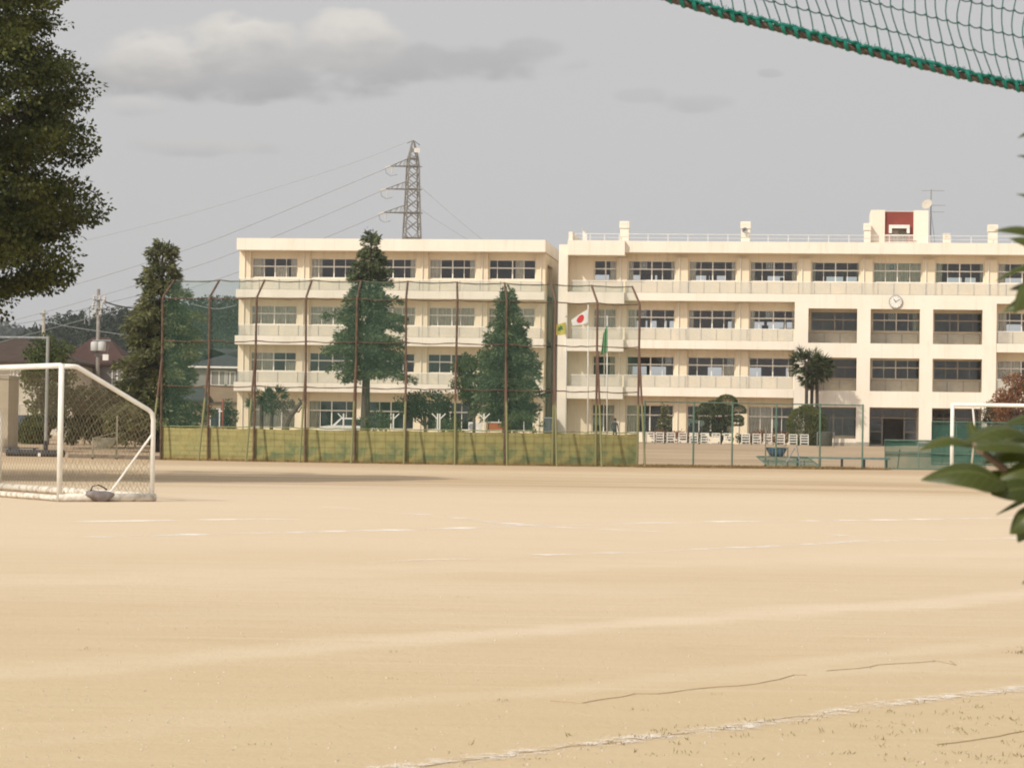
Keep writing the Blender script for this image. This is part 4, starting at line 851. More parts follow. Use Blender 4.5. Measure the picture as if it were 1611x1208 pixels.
def backstop():
    B = thing('backstop_fence', 'long tall backstop with bent rusty posts, green net and yellow green lower panels', 'fence', (-3.7, 102, 0))
    pxs = [255, 329, 401, 482, 560, 639.5, 716.5, 795.5, 871, 939, 1004.5]; O = Vector((-3.7, 102, 0)); k = .016
    P, Nn = [], []
    for px in pxs:
        Y = 102.0
        for _ in range(6): x = (px-805.5-.015*(690-680))/F*Y; Y = 102+k*(x+3.7)**2
        P.append(Vector((x, Y, 0))-O); Nn.append(Vector((-2*k*(x+3.7), 1, 0)).normalized())
    TOPZ, BZ, OV = 7.38, 6.62, 1.0
    tips = [p+n*OV+Vector((0, 0, TOPZ)) for p, n in zip(P, Nn)]
    rd = random.Random(5)
    for i, (p, n) in enumerate(zip(P, Nn)):
        j = Vector((rd.gauss(0, .03), 0, 0)); bend = p+Vector((0, 0, BZ))+j
        MB().tube([p+Vector((0, 0, -.1)), p+Vector((0, 0, 3.4))+j*.4, bend-Vector((0, 0, .05)), bend+n*.06+Vector((0, 0, .05)), tips[i]+j], .046, 8).build('post', RG if i in (8, 9, 10) else RUST, B)
        f = p-n*1.0; ja = p-n*.05+Vector((0, 0, 4.1 if i not in (8, 9, 10) else 4.7))
        MB().tube([f+Vector((0, 0, -.1)), ja], .043, 8).build('strut', RG, B)
        if i == 0: MB().tube([p+Vector((.16, .1, -.1)), p+Vector((.16, .1, 1.5))], .04, 8).build('short_post', GREENP, B)
    for z in (1.38, 3.05, 4.88, BZ, None):
        pts = []
        for i in range(len(P)-1):
            a, b = (P[i]+Vector((0, 0, z)), P[i+1]+Vector((0, 0, z))) if z else (tips[i], tips[i+1])
            for q in range(8): t = q/8; pts.append(a.lerp(b, t)+Vector((0, .06, -.05*math.sin(math.pi*t)*(1 if z != 1.38 else 0)+rd.gauss(0, .008))))
        pts.append(b+Vector((0, .06, 0)))
        MB().tube(pts, [.021+.007*math.sin(q_*2.3)**2 for q_ in range(len(pts))] if z != 1.38 else .026, 6).build('rail', GREENP if z == 1.38 else RUST, B)
    net = MB()
    for i in range(len(P)-1):
        lv = [(1.40, 0), (3.05, 0), (4.88, 0), (BZ, 0)]; o = Vector((0, .1, 0))
        for (z0, _), (z1, _) in zip(lv[:-1], lv[1:]): net.quad(P[i]+o+Vector((0, 0, z0)), P[i+1]+o+Vector((0, 0, z0)), P[i+1]+o+Vector((0, 0, z1)), P[i]+o+Vector((0, 0, z1)))
        net.quad(P[i]+o+Vector((0, 0, BZ)), P[i+1]+o+Vector((0, 0, BZ)), tips[i+1]+o*.5, tips[i]+o*.5)
    net.build('net', NET, B)
    for i in range(len(P)-1):
        a, b = P[i]+Vector((.0, .08, 0)), P[i+1]+Vector((0, .08, 0)); d = (b-a); ang = math.atan2(d.y, d.x); w = d.length; mb = MB(); nx, nz = 8, 6; vs = []
        for zz in range(nz+1):
            for xx in range(nx+1): vs.append((w*xx/nx, .012*math.sin(xx*2.1+i)*math.sin(zz*1.7)+0.01*rd.random(), .02+1.33*zz/nz-(.035*math.sin(math.pi*xx/nx)+.012*rd.random())*(zz == nz)))
        mb.add(vs, [(zz*(nx+1)+xx, zz*(nx+1)+xx+1, (zz+1)*(nx+1)+xx+1, (zz+1)*(nx+1)+xx) for zz in range(nz) for xx in range(nx)])
        o = mb.build('screen_panel', PANB if i < 2 else PANM, B, a, smooth=True); o.rotation_euler = (0, 0, ang)
        g = MB()
        if i >= 2:
            for q in range(1, 5): g.tube([(w*q/5+rd.gauss(0, .03), -.03, .02), (w*q/5+rd.gauss(0, .03), -.03, 1.30)], .0035, 4)
            for q in (.35, .62, .9, 1.17): g.tube([(0, -.033, q+rd.gauss(0, .02)), (w, -.033, q+rd.gauss(0, .03))], .0035, 4)
            g.build('lattice', RUST, o)
    return [p+O for p in P]
BP = backstop()
# low chain link fence to the right
def low_fence():
    pxs = [1014, 1091, 1152, 1221, 1290, 1357]; a = base_at(pxs[0], 104.2); B = thing('chain_link_fence', 'low green chain link fence on thin posts, right of the netted backstop', 'fence', a)
    P = [base_at(px, 104.2+i*.35)-a for i, px in enumerate(pxs)]; H = 2.68
    for p in P: MB().tube([p+Vector((0, 0, -.1)), p+Vector((0, 0, H+.04))], .038, 8).build('post', TEALP, B)
    for z in (H, ): MB().tube([p+Vector((0, 0, z)) for p in P], .026, 8).build('rail', TEALP, B)
    mb = MB()
    for p, q in zip(P[:-1], P[1:]): mb.quad(p+Vector((0, .05, .05)), q+Vector((0, .05, .05)), q+Vector((0, .05, H)), p+Vector((0, .05, H)))
    mb.build('wire_mesh', sheet('chain_link', (.16, .2, .16), .07, .6, 0), B)
low_fence()
random.seed(31); tp = []
for _ in range(3600):
    t = random.random(); px = 1000+t*(345 if random.random() < .8 else 400); p_ = base_at(px, 103.9+t*1.9-abs(random.gauss(0, .9))*(1.3-t)+.3); tp.append(p_)
for _ in range(700): 
    i = random.randrange(10); t = random.random(); q = BP[i].lerp(BP[i+1], t); tp.append(Vector((q.x, q.y-.05-abs(random.gauss(0, .08)), 0)))
tag(grass('grass_strip', tp, .13, 9, leafmat('brown_grass', (.13, .095, .03), (.36, .23, .085), .2, clump=.6), .1), 'brownish grass strip growing along the foot of the fences')
# ------------------------------------------------------------------ net and rope hanging in at the upper right
def hanging_net():
    Y = 7.0; pr = [(960, -30), (1055, -1), (1130, 22), (1230, 47), (1330, 73), (1430, 99), (1520, 121), (1611, 140), (1720, 162), (1850, 184)]
    P0 = [at(x, y, Y+(x-1611)*.0006) for x, y in pr]; b0 = P0[0].copy(); pts = []
    for a, b in zip(P0[:-1], P0[1:]):
        for i in range(30): pts.append(a.lerp(b, i/30))
    for _ in range(25): pts = [pts[0]]+[(pts[i-1]+pts[i]*2+pts[i+1])/4 for i in range(1, len(pts)-1)]+[pts[-1]]
    B = thing('hanging_net', 'green net with a thick laced edge rope hanging in at the upper right', 'net', b0)
    L = [0.0]
    for i in range(1, len(pts)): L.append(L[-1]+(pts[i]-pts[i-1]).length)
    def on(s):
        s = min(max(s, 0), L[-1]-1e-6); i = int(np.searchsorted(L, s, side='right'))-1; t = (s-L[i])/(L[i+1]-L[i]); return pts[i].lerp(pts[i+1], t)-b0
    def frame(s):
        t = (on(s+.01)-on(s-.01)).normalized(); a = Vector((0, 1, 0)); b = t.cross(a).normalized(); return t, a, b
    rope = MB(); n = int(L[-1]/.006)
    for k in range(3):
        rope.tube([on(L[-1]*i/n)+(lambda f, q: f[1]*math.cos(q)*.005+f[2]*math.sin(q)*.005)(frame(L[-1]*i/n), L[-1]*i/n/.07*6.283+k*2.094) for i in range(n+1)], .0052, 6)
    rope.build('rope', mat('rope_fibre', (.075, .058, .05), .9, (.14, .11, .09), 60), B, smooth=True)
    TW = mat('green_twine', (.012, .155, .125), .8, (.02, .22, .17), 40); lace = MB(); n = int(L[-1]/.0045); pitch = .0375
    for k in (0, 1):
        q0 = k*.8; P_ = []
        for i in range(n+1):
            s = L[-1]*i/n; f = frame(s); q = s/pitch*6.283+q0; r = .0115+.0015*math.sin(s*37); P_.append(on(s)+f[1]*math.cos(q)*r+f[2]*(math.sin(q)*r+.003))
        lace.tube(P_, .003 if k else .004, 6)
    # doubled selvedge cord along the top of the rope
    for k in range(2):
        lace.tube([on(L[-1]*i/n)+frame(L[-1]*i/n)[2]*(.0125+.0025*math.sin(i*.9+k*2)+.0015*math.sin(i*.33))+Vector((0, (-.009 if k else -.003)+.003*math.sin(i*.7+k), 0)) for i in range(0, n+1, 1)], .0040, 5)
    rd = random.Random(3)
    for i in range(900):
        s = rd.random()*L[-1]; f = frame(s); a = on(s)+f[2]*.011+Vector((0, -.006, 0)); d = Vector((rd.gauss(0, 1), rd.gauss(0, .6)-.3, rd.gauss(.4, .9))).normalized(); lace.tube([a, a+d*rd.uniform(.006, .016)], .0008, 3, cap=False)
    for s in (1.30, 1.33, 1.36):           # knot
        f = frame(s); lace.tube([on(s)+(f[1]*math.cos(q)+f[2]*math.sin(q))*.018+f[0]*.002*math.sin(3*q) for q in np.linspace(0, 6.4, 18)], .005, 6)
    lace.build('lacing', TW, B, smooth=True)
    net = MB(); TWT = mat('net_twine', (.03, .10, .085), .8); rows = 9
    up = lambda s, v: Vector((-.10-.02*math.sin(s*1.3), .06, 1)).normalized()
    def npt(s, v):
        f = on(s); u_ = up(s, v); lean = Vector((-.028*math.sin(v*9+s*1.1)*min(1, v*6), .02*math.sin(s*4+v*6), 0)); return f+u_*v*1.05+lean+Vector((0, 0, .012-.04*v*(2.0-s)))
    ns = int(L[-1]/.0335)
    for i in range(ns+1):
        s = i*.0335; net.tube([npt(s+.004*math.sin(v*31+i), v) for v in np.linspace(0, .62, 32)], .0019, 5, cap=False)
    for r in range(1, rows+1):
        v = r*.068; cp_ = []
        for i in range(ns*4+1):
            s = i*.0335/4; cp_.append(npt(s, v+.006*abs(math.sin(i*math.pi/4))*-1))
        net.tube(cp_, .0019, 5, cap=False)
        for i in range(ns+1): 
            q = npt(i*.0335, v); net.tube([q-Vector((.003, 0, .001)), q+Vector((.003, 0, -.001))], .0032, 5)
    net.build('netting', TWT, B)
hanging_net()

# ------------------------------------------------------------------ goals
def hex_net(mb, fn, nu, nv, r):
    """diamond netting over fn(u,v), u,v in 0..1"""
    for j in range(nv):
        for i in range(nu):
            o = .5*(j % 2); a = fn((i+o)/nu, j/nv); 
            for du in (-.5, .5):
                uu = (i+o+du)/nu
                if 0 <= uu <= 1 and (i+o)/nu <= 1:
                    b = fn(uu, (j+1)/nv); m_ = (Vector(a)+Vector(b))/2; mb.tube([a, b], r, 3, cap=False)
def left_goal():
    p0 = G(93, 789); ang = R_(33); sd_ = Vector((math.cos(ang), math.sin(ang), 0)); md = Vector((-math.sin(ang), math.cos(ang), 0))
    B = thing('football_goal', 'white worn football goal cut off by the left edge, netting hung inside', 'goal', p0)
    H, Wd, Dp, Tp = 2.42, 7.3, 1.78, .3; Zv = Vector((0, 0, 1)); r = .043
    for k, o in enumerate((Vector((0, 0, 0)), md*Wd)):
        MB().tube([o+Zv*.02, o+Zv*H], .05, 12).build('post', WHITE, B, smooth=True)
        A = o+Zv*(H-.04); pts = [A, A+sd_*(Tp-.06), A+sd_*Tp-Zv*.01, A+sd_*(Tp+.08)-Zv*.05, o+sd_*(Dp-.1)+Zv*1.64, o+sd_*(Dp-.03)+Zv*1.58, o+sd_*Dp+Zv*1.46, o+sd_*Dp+Zv*.08]
        MB().tube(pts, r, 12).build('side_frame', WHITE, B, smooth=True)
        MB().tube([o-sd_*.02+Zv*.07, o+sd_*(Dp+.06)+Zv*.07], .075, 14).build('base_tube', WWORN, B, smooth=True)
        MB().tube([o+sd_*(Dp-.02)+Zv*1.2, o+sd_*(Dp*.53)+Zv*.13], .02, 8).build('brace', WHITE, B)
    MB().tube([Zv*(H-.03)+md*.05, md*(Wd-.05)+Zv*(H-.03)], .05, 12).build('crossbar', WHITE, B, smooth=True)
    MB().tube([sd_*Dp+md*.05+Zv*.08, sd_*Dp+md*(Wd-.05)+Zv*.08], .07, 12).build('base_tube', WWORN, B, smooth=True)
    MB().tube([md*.08+Zv*.06, md*(Wd-.05)+Zv*.06], .05, 12).build('base_tube', WWORN, B, smooth=True)
    NM = mat('pale_net_twine', (.26, .21, .13), .9)
    for o in (md*.03, md*(Wd-.03)):
        net = MB()
        def side(u, v, o=o):
            ztop = H-.06 if u*Dp < Tp else (H-.06)-(u*Dp-Tp)/(Dp-Tp)*.85
            return o+sd_*(u*Dp)+Zv*(.12+(ztop-.12)*v)+md*(.05*math.sin(u*3.1)*math.sin(v*3.1))
        hex_net(net, side, 13, 22, .0026); net.build('side_net', NM, B)
    net = MB()
    def back(u, v):
        if v < .62: q = v/.62; s_, z_ = Dp, .12+1.42*q
        else: q = (v-.62)/.38; s_, z_ = Dp+(Tp-Dp)*q, 1.54+(H-.1-1.54)*q
        return md*(u*Wd)+sd_*(s_-.08*math.sin(u*40)*0-.06*math.sin(v*3.1))+Zv*z_
    hex_net(net, back, 48, 26, .0023); net.build('back_net', NM, B)
    # limp bag of sand over the base tube
    BAG = mat('bag_canvas', (.20, .17, .165), .9, (.28, .245, .23), 8, 5, .4, 30)
    q = p0+sd_*.72-md*.06
    for k, (off, w, h, rz, lab) in enumerate(((0, .50, .24, -.05, 'limp grey sandbag with dark straps slung over the base tube of the left goal'),)):
        b = thing('sandbag', lab, 'bag', q+sd_*off-md*.06, ang+rz)
        prof = MB(); n1, n2 = 18, 12; vs = []
        for i in range(n1+1):
            t = i/n1; cx = (t-.5)*w; rr = (math.sin(math.pi*min(max(t, .03), .97))**.45); sag = .42*h*math.cos(math.pi*(t-.5))**2-.12*h*math.sin(t*5)
            for j in range(n2):
                a = 2*math.pi*j/n2; vs.append((cx+.02*math.sin(a*3+t*5), math.cos(a)*.11*rr*(1+.06*math.sin(t*17+a*2)), h*.58-sag*.62+math.sin(a)*h*.44*rr*(1+.06*math.cos(t*13+a*3))))
        fs = [(i*n2+j, i*n2+(j+1) % n2, (i+1)*n2+(j+1) % n2, (i+1)*n2+j) for i in range(n1) for j in range(n2)]
        prof.add(vs, fs+[tuple(range(n2-1, -1, -1)), tuple(range(n1*n2, n1*n2+n2))]).build('sack', BAG, b, smooth=True)
        MB().tube([(-w*.38, -.03, h*.8), (-w*.3, -.03, h*1.15), (-w*.08, -.02, h*1.24), (w*.12, -.03, h*1.05), (w*.24, -.04, h*.88)], .012, 6).build('strap', DARK, b, smooth=True)
left_goal()
def right_goal():
    p0 = G(1497, 759); B = thing('football_goal', 'white football goal cut off by the right edge behind the camellia leaves', 'goal', p0); H, Wd, r = 2.44, 7.3, .058; Zv = Vector((0, 0, 1)); X = Vector((1, -.02, 0)); Yv = Vector((.02, 1, 0))
    for o in (Vector((0, 0, 0)), X*Wd):
        MB().tube([o, o+Zv*H], r, 12).build('post', WHITE, B, smooth=True)
    MB().tube([Zv*(H-.05), X*Wd+Zv*(H-.05)], r, 12).build('crossbar', WHITE, B, smooth=True)
    for o in (X*.62, X*(Wd-.62)): MB().tube([o+Zv*(H-.1), o+X*.14+Yv*.4+Zv*1.6, o+X*.2+Yv*1.6+Zv*.05], .03, 8).build('stay', WHITE, B, smooth=True)
    MB().tube([X*.82+Yv*1.6+Zv*.05, X*(Wd-.42)+Yv*1.6+Zv*.05], .035, 8).build('ground_bar', WHITE, B, smooth=True)
right_goal()

# ------------------------------------------------------------------ camellia beside the camera
def camellia_mat():
    m = bpy.data.materials.new('camellia_leaf'); m.use_nodes = True; n, l = m.node_tree.nodes, m.node_tree.links; b = n['Principled BSDF']; b.inputs['Roughness'].default_value = .4; b.inputs['Specular IOR Level'].default_value = .3
    uv = n.new('ShaderNodeAttribute'); uv.attribute_name = 'blade'; s_ = n.new('ShaderNodeSeparateXYZ'); l.new(uv.outputs['Vector'], s_.inputs[0])
    def MT(op, a, c=None):
        x = n.new('ShaderNodeMath'); x.operation = op
        for i, q in enumerate((a, c)):
            if q is None: continue
            if isinstance(q, (int, float)): x.inputs[i].default_value = q
            else: l.new(q, x.inputs[i])
        return x.outputs[0]
    ab = MT('ABSOLUTE', s_.outputs[1]); rib = MT('LESS_THAN', ab, .05)
    sv = MT('GREATER_THAN', MT('SINE', MT('MULTIPLY', MT('SUBTRACT', s_.outputs[0], MT('MULTIPLY', ab, .16)), 58.0)), .93); vein = MT('MAXIMUM', rib, MT('MULTIPLY', sv, .45))
    t = n.new('ShaderNodeTexCoord'); z = n.new('ShaderNodeTexNoise'); z.inputs['Scale'].default_value = 16; z.inputs['Detail'].default_value = 4; l.new(t.outputs['Object'], z.inputs['Vector'])
    g = n.new('ShaderNodeNewGeometry'); mx = MT('ADD', MT('MULTIPLY', z.outputs['Fac'], .5), MT('MULTIPLY', g.outputs['Random Per Island'], .6))
    c = n.new('ShaderNodeMix'); c.data_type = 'RGBA'; c.inputs[6].default_value = (.016, .027, .006, 1); c.inputs[7].default_value = (.078, .092, .016, 1); l.new(mx, c.inputs[0])
    d = n.new('ShaderNodeMix'); d.data_type = 'RGBA'; l.new(MT('MULTIPLY', vein, .6), d.inputs[0]); l.new(c.outputs[2], d.inputs[6]); d.inputs[7].default_value = (.14, .16, .05, 1); l.new(d.outputs[2], b.inputs['Base Color'])
    bp = n.new('ShaderNodeBump'); bp.inputs['Strength'].default_value = .35; bp.inputs['Distance'].default_value = .002; l.new(MT('SUBTRACT', z.outputs['Fac'], MT('MULTIPLY', vein, .5)), bp.inputs['Height']); l.new(bp.outputs[0], b.inputs['Normal'])
    tr = n.new('ShaderNodeBsdfTranslucent'); tr.inputs['Color'].default_value = (.12, .16, .02, 1); ms = n.new('ShaderNodeMixShader'); ms.inputs[0].default_value = .18; l.new(b.outputs[0], ms.inputs[1]); l.new(tr.outputs[0], ms.inputs[2]); l.new(ms.outputs[0], n['Material Output'].inputs['Surface']); return m
def camellia():
    Y = 2.85; b = Vector((0.98, 2.95, 0)); B = thing('camellia_shrub', 'glossy dark green camellia branch reaching in at the right edge', 'shrub', b)
    LM = camellia_mat(); lv = MB(); tw = MB(); rd = random.Random(8); blade = []
    def leaf(p, t, up, w, arch, curl=.25):
        p, t, up = Vector(p), Vector(t), Vector(up); ax = t-p; L = ax.length; ax.normalize(); sd = ax.cross(up).normalized(); nm = sd.cross(ax).normalized(); n, m_ = 14, 6; vs = []
        for i in range(n+1):
            q = i/n; wd = w*.5*max(0.0, math.sin(math.pi*min(1, q**.85)))**.75*(1-.25*q) if 0 < q < 1 else .0006
            c = p+ax*L*q+nm*arch*math.sin(math.pi*q)*L-nm*.06*L*q*q
            for j in range(m_+1):
                e = (j/m_-.5)*2; blade.extend((q, e, 0)); vs.append(c+sd*wd*e+nm*(-curl*wd*abs(e)**1.6+.02*wd*math.cos(e*9)))
        lv.add([tuple(v-b) for v in vs], [(i*(m_+1)+j, i*(m_+1)+j+1, (i+1)*(m_+1)+j+1, (i+1)*(m_+1)+j) for i in range(n) for j in range(m_)])
    A = lambda x, y, d=0.0: at(x, y, Y+d)
    for (bx, by, tx, ty, w, arch, up, d0, d1) in (
        (1530, 697, 1447, 704, .030, .14, (0, -.5, 1), 0, -.02), (1512, 702, 1640, 690, .040, .20, (.1, -.55, 1), .01, .03), (1530, 704, 1650, 712, .036, .10, (0, -.5, 1), -.02, .0),
        (1585, 765, 1451, 749, .052, .17, (0, -.75, .8), -.03, -.04), (1600, 752, 1524, 762, .034, .02, (0, -1, .35), .02, .01), (1630, 768, 1560, 775, .034, .08, (0, -1, .5), -.02, -.03),
        (1640, 770, 1566, 806, .012, .0, (0, -.6, 1), .0, .0), (1640, 800, 1588, 838, .040, .12, (-.6, -.8, .3), -.02, -.02), (1620, 818, 1600, 852, .030, .05, (-.8, -.6, .2), .01, .01),
        (1545, 706, 1522, 660, .020, .03, (-.3, -1, .2), .09, .12), (1660, 392, 1567, 358, .036, .16, (0, -.6, 1), 0, -.02), (1660, 400, 1590, 372, .03, .1, (0, -.7, .8), .03, .03),
        (1670, 425, 1566, 437, .028, .16, (0, -.4, 1), 0, 0), (1640, 425, 1592, 492, .034, .1, (-.8, -.5, .2), -.02, -.02), (1660, 455, 1578, 488, .030, .05, (-.2, -.9, .6), .02, .02),
        (1660, 200, 1601, 214, .02, .1, (0, -.6, 1), 0, 0), (1660, 262, 1601, 242, .02, .1, (0, -.6, 1), 0, 0), (1660, 330, 1601, 302, .02, .1, (0, -.6, 1), 0, 0),
        (1640, 690, 1560, 700, .03, .12, (0, -.5, 1), .06, .08), (1660, 750, 1590, 742, .03, .12, (0, -.6, 1), .05, .07), (1660, 900, 1607, 915, .025, .1, (0, -.5, 1), .0, .0), (1625, 716, 1545, 726, .03, .14, (0, -.7, .8), .01, .02), (1650, 735, 1570, 752, .034, .12, (-.1, -.8, .6), .0, -.01), (1640, 660, 1575, 668, .028, .15, (0, -.5, 1), .04, .05), (1660, 455, 1588, 452, .03, .14, (0, -.6, .8), .0, .01)):
        leaf(A(bx, by, d0), A(tx, ty, d1), up, w*.9, arch)
    stem = [b+Vector((0, 0, -.05)), b+Vector((-.02, 0, .6)), b+Vector((-.10, -.04, 1.15)), b+Vector((-.16, -.05, 1.5)), b+Vector((-.2, -.05, 1.95))]
    tw.tube([p-b for p in stem], [.022, .019, .014, .009, .004], 8)
    tw.tube([b*0+Vector((-.07, -.03, 1.0)), A(1680, 800)-b, A(1640, 772)-b, A(1585, 742)-b, A(1530, 698)-b], [.010, .007, .006, .005, .003], 7)
    tw.tube([Vector((-.14, -.04, 1.4)), A(1720, 430)-b, A(1660, 395)-b], [.008, .005, .003], 6); tw.tube([Vector((-.13, -.04, 1.35)), A(1700, 470)-b, A(1640, 430)-b], [.007, .005, .003], 6)
    tw.tube([Vector((-.17, -.05, 1.6)), A(1700, 250)-b, A(1655, 200)-b], [.006, .004, .002], 6); tw.tube([Vector((-.09, -.03, 1.1)), A(1690, 770)-b, A(1640, 800)-b], [.007, .005, .003], 6)
    for i in range(150):                  # the rest of the shrub, outside the picture
        q = rd.random(); c = Vector((b.x-.08+rd.gauss(0, .10), b.y+rd.gauss(.12, .16), .45+1.45*q)); 
        if c.x/c.y < .222: c.x = .222*c.y+rd.random()*.1
        a = rd.random()*6.3; d = Vector((math.cos(a), math.sin(a), rd.uniform(-.3, .4)))
        t_ = c+d*.09
        if t_.x/t_.y < .208: d.x = abs(d.x); t_ = c+d*.09
        leaf(c, t_, (0, 0, 1), rd.uniform(.035, .048), .1); tw.tube([c-b, (c-b)*.6+Vector((-.1, 0, c.z-.12))*.4], .0022, 4)
    lo = lv.build('leaves', LM, B, smooth=True); lo.data.attributes.new('blade', 'FLOAT_VECTOR', 'POINT').data.foreach_set('vector', blade); tw.build('branch', mat('camellia_bark', (.13, .09, .06), .8, (.2, .15, .1), 20), B, smooth=True)
    bd = MB(); bd.M = Matrix.Translation(A(1541, 706, .05)-b); bd.lathe([(.001, -.006), (.006, 0), (.0065, .005), (.003, .012), (.0005, .015)], 10).build('bud', mat('pink_bud', (.45, .22, .16), .5), B, smooth=True)
camellia()

# ------------------------------------------------------------------ pylon, poles and wires
def wire(name, label, px, Y, r, cat='cable', group=None, m=None):
    pts = [at(x, y, Y if not callable(Y) else Y(x)) for x, y in px]
    sm = []
    for i in range(len(pts)-1):
        p0, p1, p2, p3 = pts[max(i-1, 0)], pts[i], pts[i+1], pts[min(i+2, len(pts)-1)]
        for k in range(6):
            t = k/6; sm.append(.5*((2*p1)+(p2-p0)*t+(2*p0-5*p1+4*p2-p3)*t*t+(3*p1-p0-3*p2+p3)*t**3))
    sm.append(pts[-1]); o = MB().tube([p-sm[0] for p in sm], r, 5).build(name, m or GREYM, None, sm[0]); tag(o, label, cat, group); return o
def pylon():
    Y = 350; u = F/Y; b = base_at(643, Y); B = thing('transmission_pylon', 'tall grey lattice pylon rising behind the roof of the left block', 'pylon', b, R_(14))
    ST = mat('galvanised_steel', (.27, .255, .23), .55, (.18, .165, .14), 1.2, metal=.2); zz = lambda py: at(645, py, Y).z-b.z
    zt = zz(222); lv = [(0, 2.3), (zz(470), 1.75), (zz(375), 1.28), (zz(335), 1.12), (zz(298), .98), (zz(262), .88), (zz(248), .72), (zz(236), .42), (zt, .12)]
    hw = lambda z: .84*float(np.interp(z, [a for a, _ in lv], [c for _, c in lv])); mb = MB()
    cs = [(-1, -1), (1, -1), (1, 1), (-1, 1)]
    for cx, cy in cs: mb.tube([(cx*hw(z), cy*hw(z), z) for z, _ in lv], .10, 5)
    mb.build('tower_leg', ST, B)
    mb = MB(); z = 0.0
    while z < zt-1.2:
        h = max(.95, hw(z)*1.55) if z > zz(390) else hw(z)*2.0; z2 = min(z+h, zt-.4)
        for i in range(4):
            a, c = cs[i], cs[(i+1) % 4]; w1, w2 = hw(z), hw(z2)
            mb.tube([(a[0]*w1, a[1]*w1, z), (c[0]*w2, c[1]*w2, z2)], .055, 4, cap=False); mb.tube([(c[0]*w1, c[1]*w1, z), (a[0]*w2, a[1]*w2, z2)], .055, 4, cap=False)
        z = z2
    for py in (375, 335, 298, 262, 250):
        z = zz(py); w = hw(z)
        for i in range(4): mb.tube([(cs[i][0]*w, cs[i][1]*w, z), (cs[(i+1) % 4][0]*w, cs[(i+1) % 4][1]*w, z)], .08, 4, cap=False)
    mb.build('bracing', ST, B)
    IN = mat('pale_insulator', (.6, .55, .46), .4); tips = []
    for (py, px) in ((262, 612), (298, 606), (335, 605)):
        z = zz(py); w = hw(z); tip = Vector((-w-(637-px)/u-.25, 0, z-.1)); a = MB()
        for s_ in (-1, 1):
            a.tube([(-w, s_*w, z), tip], .06, 4); zu = z+1.1; a.tube([(-hw(zu), s_*hw(zu), zu), tip], .055, 4)
            for q in (.25, .5, .75):
                p1 = Vector((-w, s_*w, z)).lerp(tip, q); p2 = Vector((-hw(zu), s_*hw(zu), zu)).lerp(tip, q-.12); a.tube([p1, p2], .035, 4)
        o = a.build('cross_arm', ST, B)
        i_ = MB().tube([tip, tip+Vector((-.75, -.1, -.3))], .14, 6).tube([tip+Vector((.35, 0, 0)), tip+Vector((.2, 0, -1.0))], .08, 6).build('insulator', IN, o)
        MB().tube([tip+Vector((-.7, 0, -.3)), tip+Vector((-.55, 0, -1.0)), tip+Vector((.1, 0, -1.35)), tip+Vector((1.0, .1, -1.1))], .035, 4).build('jumper_wire', ST, o)
        r = MB()
        for s_ in (-1, 1): r.tube([(w, s_*w, z), (w+.5, 0, z)], .05, 4)
        r.build('cross_arm', ST, B)
    MB().box(-.05, .75, -.9, -.84, zz(241), zz(234)).build('sign_plate', WHITE, B)
    MB().tube([(-.9, 0, zz(226)), (0, 0, zz(221)), (.9, 0, zz(228))], .06, 4).build('earth_arm', ST, B)
pylon()
wire('power_line', 'highest conductor sloping left from the top arm of the pylon', [(606, 266), (381, 360), (278, 398), (107, 451), (-80, 497)], 349, .035)
wire('power_line', 'conductor sloping left from the middle arm of the pylon', [(599, 301), (500, 344), (373, 396), (290, 425), (103, 482), (-80, 530)], 349, .035)
wire('power_line', 'conductor sloping left from the lowest arm of the pylon', [(598, 338), (500, 379), (375, 428), (213, 480), (-80, 560)], 349, .035)
wire('power_line', 'faint earth wire running left from the tip of the pylon', [(637, 225), (560, 255), (420, 300), (250, 350), (-80, 430)], 349, .018)
wire('power_line', 'faint conductor running right from the upper part of the pylon', [(657, 290), (700, 328), (745, 366), (800, 410)], 351, .022)
wire('power_line', 'faint conductor running right from the lower part of the pylon', [(657, 327), (700, 355), (750, 386)], 351, .022)
def utility_pole():
    Y = 172; b = base_at(153, Y); B = thing('utility_pole', 'concrete utility pole with crossarms, transformers and insulators against the wooded hill', 'utility pole', b); u = F/Y
    f = lambda px, py, d=0: Vector(at(px, py, Y+d))-b
    MB().tube([(0, 0, 0), f(155, 455)], [.17, .11], 10).build('pole', mat('weathered_concrete', (.30, .27, .23), .9, (.2, .18, .155), 4), B, smooth=True)
    for (x0, x1, y) in ((147, 166, 472), (144, 162, 486), (146, 174, 536), (149, 172, 559)): MB().tube([f(x0, y, -.15), f(x1, y, -.15)], .05, 5).build('crossarm', GREYM, B)
    for x in (149, 160):
        m_ = MB(); m_.M = Matrix.Translation(f(x, 552, -.3)); m_.lathe([(.26, 0), (.28, .03), (.28, .56), (.22, .62), (.05, .64)], 16).build('transformer', mat('pale_grey', (.5, .49, .46), .5), B, smooth=True)
    for x, y in ((148, 469), (157, 469), (165, 470), (146, 483), (160, 483), (147, 479), (150, 490), (158, 493), (145, 497), (163, 474)): MB().lathe([(.05, -.15), (.11, -.05), (.07, .03), (.10, .1), (.04, .18)], 8, f(x, y, -.16)).build('insulator', mat('pale_grey', (.5, .49, .46), .5), B)
    MB().box(-.18, .2, -.4, -.15, 0, .4).build('meter_box', WHITE, B).location = f(167, 567)
    MB().tube([f(171, 543), f(168, 560)], .035, 5).build('drop_wire', GREYM, B)
    MB().tube([f(133, 510, .2), f(134, 489, .2)], .03, 5).tube([f(140, 512, .2), f(141, 484, .2)], .03, 5).tube([f(134, 490, .2), f(150, 476, 0)], .02, 4).tube([f(141, 485, .2), f(152, 472, 0)], .02, 4).build('cutout_switch', GREYM, B)
utility_pole()
